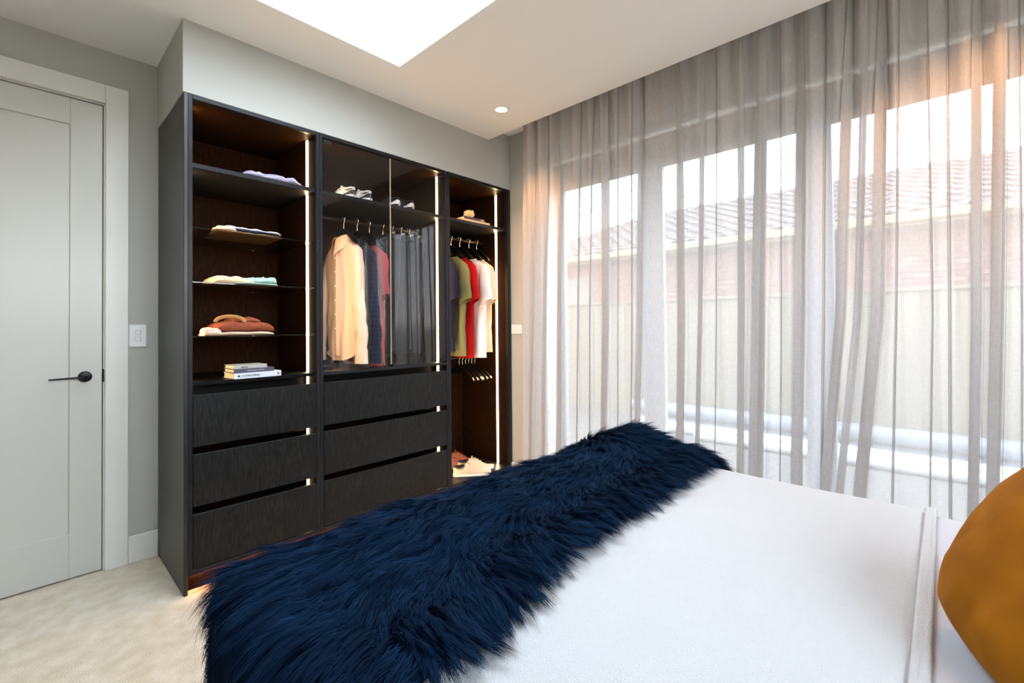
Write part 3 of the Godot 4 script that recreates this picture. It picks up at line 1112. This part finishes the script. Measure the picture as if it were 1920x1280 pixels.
# =====================================================================
# hanging clothes
# =====================================================================
func garment(called, label, cat, g, at, o):
	# faces -x; width along z; origin at the top of the neck
	var t = thing(called, label, cat, at, o.get("turn", 0.0), g)
	var hs = o.shoulder
	var hh = o.get("hem", hs)
	var L = o.length
	var th = o.get("thick", 0.045)
	var nk = 0.075
	var drop = 0.075
	var f = FastNoiseLite.new()
	f.seed = int(o.get("seed", 1))
	f.frequency = 1.0
	var rows = []
	var ys = [0.0, -0.012, -0.03, -0.05, -0.068, -0.085, -0.12]
	var y = -0.16
	while y > -L + 0.02:
		ys.append(y)
		y -= 0.05
	ys.append(-L)
	var S = 56
	for q in ys:
		var k = clamp(-q / drop, 0.0, 1.0)
		var w = lerp(nk, hs, pow(k, 0.85))
		if q < -drop:
			w = lerp(hs, hh, smoothstep(-drop, -L, q))
			w -= 0.018 * sin(PI * clamp((-q - drop) / (L - drop), 0, 1))
		var d = lerp(0.036, th, k)
		var amp = 0.012 * smoothstep(0.10, L, -q)
		var row = PackedVector3Array()
		for j in S:
			var a = TAU * j / S
			var ca = cos(a)
			var sa = sin(a)
			var px = sign(sa) * pow(abs(sa), 0.7) * d
			var pz = sign(ca) * pow(abs(ca), 0.8) * w
			px += amp * sin(pz * 46.0 + 5.0 * f.get_noise_1d(q * 2.0) + (1.3 if sa > 0 else 0.0)) + 0.010 * f.get_noise_2d(pz * 6.0, q * 4.0 + (20.0 if sa > 0 else 0.0))
			var yy = q
			if q <= -L + 0.001 and o.get("curved", false):
				yy += 0.055 * pow(abs(ca), 3.0) - (0.03 if sa > 0 else 0.0)
			row.append(Vector3(px, yy, pz))
		rows.append(row)
	var m = MB.new()
	m.grid(rows, true, true)
	part("body", m, o.mat, t)
	# sleeves
	for s in [-1, 1]:
		var long = o.get("long", false)
		var path = []
		var rz = []
		var rx = []
		var n = 16 if long else 8
		var sl = o.get("sleeve", 0.64 if long else 0.27)
		for i in n + 1:
			var u = i / float(n)
			path.append(Vector3(-0.012 - 0.02 * u + 0.006 * sin(u * 9.0), -drop + 0.012 - sl * u, s * (hs - 0.052 + (0.075 if long else 0.05) * sin(min(u * 1.7, 1.57)) + (0.03 * u if long else 0.0))))
			rz.append(lerp(0.058, 0.046 if long else 0.064, u) * (0.25 + 0.75 * smoothstep(-0.05, 0.16, u)))
			rx.append(lerp(0.034, 0.028, u) * (0.3 + 0.7 * smoothstep(-0.05, 0.16, u)))
		var sr = []
		for i in n + 1:
			var row = PackedVector3Array()
			for j in 24:
				var a = TAU * j / 24
				var p = path[i] + Vector3(sin(a) * rx[i], 0, cos(a) * rz[i])
				p.x += 0.005 * f.get_noise_2d(p.y * 9.0 + s * 5.0, a * 1.5) + (0.006 * sin(p.y * 42.0 + a * 2.0) * smoothstep(0.2, 1.0, i / float(n)) if long else 0.0)
				if i == n:
					p.y += s * cos(a) * (0.03 if not long else 0.01)
				row.append(p)
			sr.append(row)
		var sm = MB.new()
		sm.grid(sr, true, true)
		part("sleeve", sm, o.get("sleeve_mat", o.mat), t)
		if long:
			var cr = []
			for i in 4:
				var row = PackedVector3Array()
				for j in 24:
					var a = TAU * j / 24
					row.append(path[n] + Vector3(sin(a) * 0.031, 0.03 - 0.028 * i, cos(a) * (0.050 + 0.002 * i)))
				cr.append(row)
			var cm = MB.new()
			cm.grid(cr, true, true)
			part("cuff", cm, o.mat, t)
	# neck
	if o.get("collar", false):
		var cr = []
		var pr = [[0.0, -0.03, 0.0], [0.002, 0.028, 0.0], [0.008, 0.036, 0.0], [0.016, 0.026, 0.2], [0.030, -0.028, 1.0]]
		for q in pr:
			var row = PackedVector3Array()
			for j in 41:
				var u = j / 40.0
				var a = lerp(-PI / 2 + 0.22 - TAU, -PI / 2 - 0.22, u)
				var front = pow(abs(u - 0.5) * 2.0, 3.0)
				row.append(Vector3(sin(a) * (0.040 + q[0]) - 0.012 * front, q[1] - q[2] * front * 0.055 + 0.012 * (1 - front) - 0.02 * front, cos(a) * (0.066 + q[0])))
			cr.append(row)
		var cm = MB.new()
		cm.grid(cr, false, true)
		part("collar", cm, o.mat, t)
		part("placket", bx(-th - 0.012, -L + 0.03, -0.017, -th + 0.012, -0.07, 0.017, 0.004), o.mat, t)
		for i in 7:
			part("button", MB.new().lathe([Vector2(0, 0.003), Vector2(0.004, 0.003), Vector2(0.0055, 0.0015), Vector2(0.0055, -0.002)], Transform3D(Basis(Vector3.BACK, PI / 2), Vector3(-th - 0.013, -0.11 - i * 0.092, 0)), 12), M.button, t)
	else:
		var pts = []
		for j in 29:
			var a = TAU * j / 28.0
			pts.append(Vector3(sin(a) * 0.037, 0.002 - 0.02 * max(-sin(a), 0.0), cos(a) * 0.076))
		part("neckband", MB.new().tube(pts, 0.0065, 8, false), o.mat, t)
	if o.has("patch"):
		part("sleeve_print", bx(-0.062, -0.20, hs - 0.022, -0.058, -0.155, hs - 0.012, 0.0008), M.ink_pale, t)
	return t


func hanger(label, g, x, y, z, wide, turn = 0.0, clips = false, slim = 1.0):
	var t = thing("coat_hanger", label, "hanger", Vector3(x, y, z), turn, g)
	# origin at the top of the hook; the bar runs along z
	var hk = []
	for i in 15:
		var a = lerp(-0.5, PI, i / 14.0)
		hk.append(Vector3(0, -0.014 + sin(a) * 0.016, 0.0 - cos(a) * 0.016))
	hk.append(Vector3(0, -0.034, 0.012))
	hk.append(Vector3(0, -0.05, 0.0))
	hk.append(Vector3(0, -0.085, 0.0))
	part("hook", MB.new().tube(hk, 0.0028, 8), M.chrome, t)
	if clips:
		part("bar", MB.new().tube([Vector3(0, -0.085, -wide), Vector3(0, -0.085, wide)], 0.004, 8), M.chrome, t)
		for s in [-1, 1]:
			part("clip", bx(-0.009, -0.118, s * wide * 0.8 - 0.013, 0.009, -0.078, s * wide * 0.8 + 0.013, 0.002), M.chrome, t)
		return t
	for s in [-1, 1]:
		var p = []
		var r = []
		for i in 10:
			var u = i / 9.0
			p.append(Vector3(-0.012 * u * u, -0.092 - 0.085 * pow(u, 1.25) - 0.02 * u * u, s * wide * u))
			r.append(lerp(0.017, 0.021, u) * (1.0 if i < 9 else 0.6) * slim)
		var arm = part("arm", MB.new().tube(p, r, 10, true, 0.55), M.jet, t)
		if slim < 1.0:
			part("tip", MB.new().tube([p[8].lerp(p[9], 0.2), p[9] + Vector3(0, -0.004, s * 0.004)], 0.008, 8), M.chrome, arm)
	return t


func trousers(label, g, at, o):
	var t = thing("trousers", label, "trousers", at, 0.0, g)
	var f = FastNoiseLite.new()
	f.seed = int(o.seed)
	f.frequency = 1.0
	for s in [-1, 1]:
		var rows = []
		for i in 16:
			var u = i / 15.0
			var row = PackedVector3Array()
			for j in 32:
				var a = TAU * j / 32
				var w = lerp(o.w, o.w * 0.78, u)
				var px = sin(a) * (0.014 + 0.006 * u) + s * 0.013 + 0.004 * f.get_noise_2d(u * 1.2, cos(a) * 0.8 + s)
				row.append(Vector3(px, -u * o.length * (1.0 if s > 0 else 0.985), sign(cos(a)) * pow(abs(cos(a)), 0.7) * w + 0.012 * sin(u * 4.0 + s)))
			rows.append(row)
		var m = MB.new()
		m.grid(rows, true, true)
		m.fan(rows[0], Vector3.UP)
		part("leg", m, o.mat, t)
	part("waistband", bx(-0.03, -0.035, -o.w - 0.004, 0.03, 0.004, o.w + 0.004, 0.008), o.mat, t)
	return t


func build_clothes():
	M.button = mat(Color8(245, 238, 225), 0.4)
	var cream = cloth(Color8(226, 198, 172), 0.25)
	var greysl = cream
	# checked navy cloth
	var im = Image.create(128, 128, false, Image.FORMAT_RGB8)
	im.fill(Color8(36, 40, 54))
	for k in 4:
		im.fill_rect(Rect2i(k * 32, 0, 1, 128), Color8(80, 86, 104))
		im.fill_rect(Rect2i(0, k * 32, 128, 1), Color8(80, 86, 104))
	var check = cloth(Color(1, 1, 1), 0.2)
	check.albedo_texture = ImageTexture.create_from_image(im)
	check.uv1_scale = Vector3.ONE * 8.5
	var pink = cloth(Color8(176, 74, 80), 0.25)
	var charcoal = cloth(Color8(42, 42, 46), 0.1)
	var slate = cloth(Color8(54, 56, 62), 0.1)
	var green = cloth(Color8(116, 114, 76), 0.2)
	var red = cloth(Color8(168, 20, 18), 0.1)
	var white = cloth(Color8(236, 228, 226), 0.2)
	var navy = cloth(Color8(34, 32, 52), 0.2)
	var bone = cloth(Color8(232, 206, 176), 0.2)
	var gm = "clothes hanging behind the smoked glass doors"
	var gr = "clothes hanging in the open window-end unit"
	var gh = "black coat hangers with silver hooks"
	garment("shirt", "cream long-sleeved linen shirt with collar and buttons hanging behind the left glass door", "shirt", gm, Vector3(1.45, 1.80, -2.87), {"shoulder": 0.225, "hem": 0.185, "length": 0.775, "thick": 0.048, "long": true, "sleeve": 0.665, "collar": true, "curved": true, "mat": cream, "seed": 3})
	garment("shirt", "dark navy checked shirt hanging just behind the cream shirt", "shirt", gm, Vector3(1.545, 1.79, -2.87), {"shoulder": 0.225, "hem": 0.18, "length": 0.78, "thick": 0.040, "long": true, "sleeve": 0.66, "collar": true, "mat": check, "seed": 5})
	garment("tee_shirt", "dusty red short-sleeved tee hanging between the navy checked shirt and the door meeting line", "tee shirt", gm, Vector3(1.635, 1.785, -2.87), {"shoulder": 0.215, "hem": 0.165, "length": 0.80, "thick": 0.036, "sleeve": 0.30, "mat": pink, "seed": 7, "patch": true})
	hanger("black coat hanger with silver hook holding the cream linen shirt", gh, 1.45, 1.9695, -2.87, 0.18)
	hanger("black coat hanger with silver hook holding the navy checked shirt", gh, 1.545, 1.9695, -2.87, 0.18)
	hanger("black coat hanger with silver hook holding the dusty red tee", gh, 1.635, 1.9695, -2.87, 0.18)
	var tl = ["slate grey trousers hanging nearest the door meeting line behind the right glass door", "charcoal trousers hanging second from the meeting line behind the right glass door", "charcoal trousers hanging third from the meeting line behind the right glass door", "slate grey trousers hanging nearest the light strip behind the right glass door"]
	var hl = ["chrome clip hanger holding the trousers nearest the door meeting line", "chrome clip hanger holding the second pair of trousers", "chrome clip hanger holding the third pair of trousers", "chrome clip hanger holding the trousers nearest the light strip"]
	var tx = [1.74, 1.815, 1.885, 1.955]
	for i in 4:
		trousers(tl[i], "trousers behind the right glass door", Vector3(tx[i], 1.865, -2.87), {"w": 0.19 - 0.008 * i, "length": 0.80 + 0.02 * (i % 2), "mat": slate if i % 3 == 0 else charcoal, "seed": 20 + i})
		hanger(hl[i], "chrome clip hangers for trousers", tx[i], 1.9695, -2.87, 0.15, 0.0, true)
	var tees = [
		[2.245, "dark navy tee hanging against the left panel of the window-end unit", navy, 0.185, 0.74, "dark navy tee"],
		[2.355, "olive green tee hanging second from the left in the window-end unit", green, 0.20, 0.78, "olive green tee"],
		[2.445, "bright red tee hanging between the green tee and the white tee", red, 0.19, 0.80, "bright red tee"],
		[2.545, "white tee hanging between the red tee and the cream tee", white, 0.235, 0.80, "white tee"],
		[2.632, "pale cream tee hanging nearest the light strip in the window-end unit", bone, 0.20, 0.76, "pale cream tee"]]
	for i in tees.size():
		var q = tees[i]
		garment("tee_shirt", q[1], "tee shirt", gr, Vector3(q[0], 1.785, -2.87), {"shoulder": q[3], "hem": q[3] * 0.8, "length": q[4], "thick": 0.034, "sleeve": 0.30, "mat": q[2], "seed": 40 + i})
		hanger("black coat hanger with silver hook holding the " + q[5], gh, q[0], 1.9695, -2.87, 0.16)
	# empty trouser hangers on the low rail
	var ord = ["leftmost", "second from the left", "third from the left", "third from the right", "second from the right", "rightmost"]
	for i in 6:
		hanger("empty black hanger on the low rail, %s of the six" % ord[i], "empty black hangers on the low rail", 2.43 + i * 0.034, 1.014, -2.87, 0.19 + 0.004 * (i % 3), 0.03 * (i % 3), false, 0.5)


# =====================================================================
# folded clothes, books, shoes
# =====================================================================
func fold(w, d, h, seed_, crush = 0.25, lean = 0.0):
	# soft flat bundle centred on x, base at y = 0, front at z = 0 running back to -d
	var f = FastNoiseLite.new()
	f.seed = seed_
	f.frequency = 1.0
	f.fractal_octaves = 2
	var rows = []
	var N = 31
	for i in N:
		var u = i / float(N - 1)
		var x = (sin((u - 0.5) * PI)) * w / 2
		var k = pow(max(1.0 - pow(abs(2.0 * x / w), 5.0), 0.0), 0.4)
		var row = PackedVector3Array()
		for j in 40:
			var a = TAU * j / 40
			var ca = cos(a)
			var sa = sin(a)
			var yy = sign(sa) * pow(abs(sa), 0.75)
			var zz = sign(ca) * pow(abs(ca), 0.35)
			var hh = h * k * (1.0 + crush * f.get_noise_2d(x * 14.0, 3.0) + 0.5 * crush * f.get_noise_2d(x * 30.0, zz * 2.0) + lean * x / w)
			row.append(Vector3(x + 0.006 * f.get_noise_2d(zz * 3.0, a), max((yy * 0.5 + 0.5) * hh, 0.0005), -d / 2 + zz * (d / 2) * (0.85 + 0.15 * k) + 0.006 * f.get_noise_2d(x * 9.0, yy)))
		rows.append(row)
	var m = MB.new()
	m.grid(rows, true, false)
	m.fan(rows[0], Vector3.LEFT)
	m.fan(rows[-1], Vector3.RIGHT)
	return m


func text_mesh(txt, size, depth = 0.0006):
	var tm = TextMesh.new()
	tm.text = txt
	var sf = SystemFont.new()
	sf.font_names = PackedStringArray(["Droid Sans"])
	sf.font_weight = 700
	tm.font = sf
	tm.font_size = 64
	tm.pixel_size = size / 64.0
	tm.depth = depth
	return tm


func book(label, g, at, w, h, d, cov, turn, txt = "", ink = null, tsize = 0.012, tx = 0.0):
	# spine faces +z, pages show on the -x side
	var t = thing("book", label, "book", at, turn, g)
	var c = MB.new()
	c.box(Vector3(-w / 2, 0, -d), Vector3(w / 2, 0.003, 0), 0.0006)
	c.box(Vector3(-w / 2, h - 0.003, -d), Vector3(w / 2, h, 0), 0.0006)
	part("cover", c, cov, t)
	part("spine", bx(-w / 2, 0, -0.003, w / 2, h, 0.001, 0.0008), cov, t)
	part("pages", bx(-w / 2 + 0.004, 0.003, -d + 0.004, w / 2 - 0.004, h - 0.003, -0.003, 0.0), M.page, t)
	if txt:
		part("lettering", text_mesh(txt, tsize), ink, t, Vector3(tx, h / 2, 0.0013))
	return t


func shoe(label, g, at, turn, L, mu, ms, o = {}):
	# toe towards -z, heel at z = 0
	var t = thing("shoe", label, "shoe", at, turn, g)
	var W = o.get("w", 0.048)
	var H = o.get("h", 0.075)
	var n = 26
	var so = []
	var up = []
	# ridge height: heel counter, dip at the ankle, tongue, falling to the toe
	var up_point = func(u, a):
		var z = -L * (0.5 - 0.5 * cos(u * PI))
		var q = -z / L
		var endk = pow(max(1.0 - pow(abs(q * 2.0 - 1.0), 4.0), 0.0), 0.45)
		var hw = W * (0.74 + 0.30 * smoothstep(0.2, 0.72, q)) * endk + 0.0015
		var toe = 0.008 * smoothstep(0.8, 1.0, q)
		var hr = lerp(H * 0.92, H * 0.80, smoothstep(0.0, 0.16, q))
		hr = lerp(hr, H * 1.12, smoothstep(0.18, 0.36, q))
		hr = lerp(hr, 0.040, smoothstep(0.40, 0.85, q))
		hr *= lerp(0.35 if q > 0.5 else 0.8, 1.0, endk)
		var sq = hw * (0.98 - 0.42 * pow(max(sin(a), 0.0), 2.0) * (1.0 if q > 0.3 else 0.6))
		return Vector3(cos(a) * sq, 0.012 + toe + max(sin(a), -0.12) * (hr - 0.012), z * 0.985 - 0.0015)
	for i in n:
		var u = i / float(n - 1)
		var z = -L * (0.5 - 0.5 * cos(u * PI))
		var q = -z / L
		var endk = pow(max(1.0 - pow(abs(q * 2.0 - 1.0), 4.0), 0.0), 0.45)
		var hw = W * (0.74 + 0.30 * smoothstep(0.2, 0.72, q)) * endk + 0.0015
		var toe = 0.008 * smoothstep(0.8, 1.0, q)
		var r1 = PackedVector3Array()
		for j in 16:
			var a = TAU * j / 16
			r1.append(Vector3(sign(cos(a)) * pow(abs(cos(a)), 0.4) * hw * 1.05, toe + 0.012 + sign(sin(a)) * pow(abs(sin(a)), 0.4) * (0.0115 if q > 0.35 else 0.013), z))
		so.append(r1)
		var r2 = PackedVector3Array()
		for j in 20:
			r2.append(up_point.call(u, TAU * j / 20))
		up.append(r2)
	var m1 = MB.new()
	m1.grid(so, true, false)
	m1.fan(so[0], Vector3.BACK)
	m1.fan(so[-1], Vector3.FORWARD)
	part("sole", m1, ms, t)
	var m2 = MB.new()
	m2.grid(up, true, false)
	m2.fan(up[0], Vector3.BACK)
	m2.fan(up[-1], Vector3.FORWARD)
	part("upper", m2, mu, t)
	# ankle opening with padded collar
	var ring = []
	for j in 21:
		var a = TAU * j / 20
		ring.append(Vector3(cos(a) * W * 0.50, H * 0.80 + 0.012 * max(-sin(a), 0.0) + 0.006 * max(sin(a), 0.0), -L * 0.17 + sin(a) * L * 0.130))
	part("ankle_collar", MB.new().tube(ring, 0.006, 8, false), o.get("collar", mu), t)
	var lin_ = MB.new()
	var cup = []
	for k in 5:
		var row = PackedVector3Array()
		for j in 20:
			var a = TAU * j / 20
			var s = 1.0 - 0.2 * k
			row.append(Vector3(cos(a) * W * 0.50 * s, H * 0.82 + 0.005 - 0.001 * k + 0.010 * max(-sin(a), 0.0), -L * 0.17 + sin(a) * L * 0.130 * s))
		cup.append(row)
	lin_.grid(cup, true, true)
	part("lining", lin_, M.black, t)
	# laces
	if o.get("laces", true):
		for k in 4:
			var q = 0.40 + k * 0.075
			var yy = lerp(H * 1.12, 0.040, smoothstep(0.40, 0.85, q)) + 0.003
			var pts = []
			for j in 7:
				var u = j / 6.0 * 2 - 1
				pts.append(Vector3(u * W * 0.52, yy - 0.012 * u * u, -L * q + 0.006 * u))
			part("lace", MB.new().tube(pts, 0.0026, 6), o.get("lace_mat", mu), t)
		for s in [-1, 1]:
			var pts = []
			for j in 10:
				var a = TAU * j / 9.0
				pts.append(Vector3(s * (0.008 + 0.012 * (1 - cos(a)) / 2), H * 1.12 + 0.003 + 0.005 * sin(a), -L * 0.40 + 0.006 * sin(a * 2.0)))
			part("lace", MB.new().tube(pts, 0.0024, 6), o.get("lace_mat", mu), t)
	if o.has("heel"):
		# counter wrapped round the back of the upper
		var hm = MB.new()
		for sd in [1, -1]:
			var rows = []
			for i in range(0, 9):
				var row = PackedVector3Array()
				for k in 9:
					var a = lerp(-0.08, 0.95 - 0.55 * smoothstep(2.0, 8.0, i), k / 8.0)
					var p = up_point.call(i / float(n - 1), a)
					row.append(Vector3(p.x * 1.035 * sd, p.y + 0.0012, p.z + 0.0016 * (1.0 - i / 8.0)))
				rows.append(row)
			hm.grid(rows, false, sd > 0)
		part("heel_counter", hm, o.heel, t)
	return t


func build_small_things():
	var lav = cloth(Color8(176, 170, 196), 0.2)
	var whitec = cloth(Color8(232, 230, 228), 0.2)
	var denim = cloth(Color8(34, 42, 62), 0.2)
	var tan = cloth(Color8(214, 172, 112), 0.2)
	var creamc = cloth(Color8(232, 208, 168), 0.2)
	var mint = cloth(Color8(176, 204, 190), 0.2)
	var rust = cloth(Color8(142, 76, 52), 0.15)
	var rosec = cloth(Color8(228, 198, 172), 0.2)
	# lavender garment on the timber shelf
	var t = thing("folded_shirt", "lavender garment folded thin on the timber shelf near the top of the door-end unit", "folded clothes", Vector3(0.93, 2.031, -2.612))
	part("fold", fold(0.30, 0.24, 0.032, 1, 0.5, 0.4), lav, t)
	part("fold", fold(0.20, 0.20, 0.018, 2, 0.5), lav, t, Vector3(-0.02, 0.022, -0.02))
	# white and dark pile on the top glass shelf; a tan face lies against the glass
	t = thing("folded_shirt", "folded tan and white shirt with dark inside on the uppermost glass shelf", "folded clothes", Vector3(0.83, 1.728, -2.64))
	part("fold", fold(0.31, 0.30, 0.012, 3, 0.15), tan, t)
	part("fold", fold(0.26, 0.28, 0.016, 4, 0.3, -0.5), denim, t, Vector3(0.02, 0.010, -0.004))
	part("fold", fold(0.29, 0.27, 0.016, 5, 0.5, -0.9), whitec, t, Vector3(0.01, 0.022, -0.010))
	part("sleeve_fold", fold(0.09, 0.10, 0.022, 6, 0.3), rosec, t, Vector3(-0.12, 0.008, 0.0))
	t = thing("folded_shirt", "folded cream and mint green shirts on the middle glass shelf", "folded clothes", Vector3(0.80, 1.466, -2.63))
	part("fold", fold(0.19, 0.24, 0.040, 7, 0.2, -0.2), creamc, t, Vector3(-0.05, 0, 0))
	part("fold", fold(0.22, 0.24, 0.014, 8, 0.2), mint, t, Vector3(0.045, 0.0, 0.006))
	part("fold", fold(0.15, 0.2, 0.030, 9, 0.6, 0.4), mint, t, Vector3(0.075, 0.012, 0.0))
	t = thing("folded_trousers", "rust brown trousers folded on the lowest glass shelf", "folded clothes", Vector3(0.80, 1.222, -2.625))
	part("fold", fold(0.27, 0.24, 0.052, 10, 0.12), rust, t)
	part("fold", fold(0.13, 0.20, 0.026, 11, 0.3), rust, t, Vector3(0.01, 0.046, -0.03))
	t = thing("folded_cloth", "thin cream cloth lying under the rust brown trousers", "folded clothes", Vector3(0.785, 1.204, -2.62))
	part("fold", fold(0.30, 0.25, 0.018, 12, 0.12), rosec, t)
	part("turned_corner", fold(0.07, 0.12, 0.036, 13, 0.3, -0.9), rosec, t, Vector3(-0.135, 0, 0))
	var bm = MB.new()
	var bp = []
	for k in 17:
		var a = lerp(PI * 1.02, -0.12, k / 16.0)
		bp.append(Vector3(0.728 + 0.062 * cos(a), 1.274 + 0.026 * sin(a), -2.66 + 0.02 * (k / 16.0)))
	bm.tube(bp, 0.0032, 8, true, 3.0)
	solo("belt", bm, mat(Color8(186, 128, 66), 0.6), "tan leather belt coiled over the left end of the rust brown trousers", "belt")
	# books on the bench
	var wbook = mat(Color8(206, 212, 218), 0.5)
	var gbook = mat(Color8(70, 70, 84), 0.6)
	var tbook = mat(Color8(170, 168, 162), 0.6)
	var gb = "books stacked on the bench of the door-end unit"
	var wb = book("thick white book with dark lettering on its spine, bottom of the three stacked", gb, Vector3(0.842, 0.984, -2.592), 0.226, 0.028, 0.16, wbook, 0.035, "A LONG STRIDE", M.ink, 0.0115, -0.035)
	for mk in [[-0.092, 0.007], [0.098, 0.006]]:
		part("emblem", MB.new().lathe([Vector2(0.0, 0.0006), Vector2(mk[1], 0.0006), Vector2(mk[1], 0.0)], Transform3D(Basis(Vector3.RIGHT, PI / 2).scaled(Vector3(1, 0.6, 1)), Vector3(mk[0], 0.014, 0.0012)), 8), M.ink, wb)
	book("dark grey book with pale lettering in the middle of the three stacked", gb, Vector3(0.826, 1.0125, -2.598), 0.192, 0.020, 0.15, gbook, 0.03, "B A Z A A R  S T Y L E", M.ink_pale, 0.0085, 0.005)
	book("thin pale grey book on top of the three stacked", gb, Vector3(0.808, 1.033, -2.600), 0.158, 0.018, 0.14, tbook, 0.03, "Beauty", M.ink, 0.009, -0.03)
	# books and ornament on the high shelf of the window-end unit
	var sand = mat(Color8(206, 178, 138), 0.7)
	var dk = mat(Color8(64, 56, 60), 0.6)
	gb = "books stacked on the high shelf of the window-end unit"
	book("large sand-coloured book lying flat on the high shelf of the window-end unit", gb, Vector3(2.405, 2.0315, -2.625), 0.29, 0.022, 0.22, sand, -0.02)
	var bk = book("dark-spined book with pale label lying on the sand-coloured book", gb, Vector3(2.395, 2.054, -2.63), 0.21, 0.020, 0.19, dk, -0.03)
	part("label", bx(0.06, 0.002, 0.0008, 0.098, 0.018, 0.0016, 0.0002), mat(Color8(150, 138, 136), 0.6), bk)
	var orn = MB.new()
	var f = FastNoiseLite.new()
	f.seed = 8
	f.frequency = 1.0
	var rows = []
	for i in 15:
		var a = PI * i / 14.0
		var row = PackedVector3Array()
		for j in 18:
			var b = TAU * j / 18
			var d = Vector3(sin(a) * cos(b), cos(a), sin(a) * sin(b))
			var r = 1.0 + 0.30 * f.get_noise_3d(d.x * 1.1, d.y * 1.1, d.z * 1.1) + 0.06 * f.get_noise_3d(d.x * 3.0, d.y * 3.0, d.z * 3.0)
			var p = Vector3(d.x * 0.046, d.y * 0.036 + 0.034 + 0.022 * smoothstep(0.1, 0.9, d.x) * max(d.y, 0.0), d.z * 0.034) * r
			p.y = max(p.y, 0.0)
			row.append(Vector3(2.395, 2.0745, -2.70) + p)
		rows.append(row)
	orn.grid(rows, true, true)
	solo("stone_ornament", orn, mat(Color8(214, 188, 142), 0.7), "small rough cream stone ornament sitting on the dark-spined book", "ornament")
	# shoes
	var ws = mat(Color8(232, 230, 226), 0.55)
	var bs = mat(Color8(36, 35, 46), 0.7)
	var bsole = mat(Color8(24, 22, 22), 0.7)
	var wsole = mat(Color8(238, 234, 226), 0.6)
	var leather = mat(Color8(132, 62, 28), 0.4)
	var gs = "shoes on the shelf behind the glass doors"
	shoe("white sneaker with black heel, nearer the left panel on the shelf behind glass", gs, Vector3(1.395, 2.031, -2.625), 0.1, 0.28, ws, ws, {"heel": bs, "collar": ws})
	shoe("white sneaker with black heel, nearer the door meeting line on the shelf behind glass", gs, Vector3(1.505, 2.031, -2.625), 0.06, 0.28, ws, ws, {"heel": bs, "collar": ws})
	shoe("black shoe with white heel just left of the pair end behind the right glass door", gs, Vector3(1.715, 2.031, -2.625), 0.1, 0.27, bs, bsole, {"heel": wsole, "collar": bs})
	shoe("black shoe with white heel nearest the light strip behind the right glass door", gs, Vector3(1.825, 2.031, -2.625), 0.06, 0.27, bs, bsole, {"heel": wsole, "collar": bs})
	gs = "shoes on the floor of the window-end unit"
	shoe("cream white sneaker in front on the floor of the window-end unit", gs, Vector3(2.235, 0.105, -2.72), -2.2, 0.29, mat(Color8(208, 186, 158), 0.55), wsole, {"w": 0.052, "h": 0.085, "collar": bs})
	shoe("cream white sneaker behind its mate on the floor of the window-end unit", gs, Vector3(2.345, 0.105, -2.80), -2.2, 0.29, mat(Color8(208, 186, 158), 0.55), wsole, {"w": 0.052, "h": 0.085, "collar": bs})
	shoe("brown leather shoe at the back left on the floor of the window-end unit", gs, Vector3(2.235, 0.105, -2.92), -2.2, 0.29, leather, bsole, {"h": 0.09})
	shoe("brown leather shoe at the back right on the floor of the window-end unit", gs, Vector3(2.36, 0.105, -3.02), -2.2, 0.29, leather, bsole, {"h": 0.09})
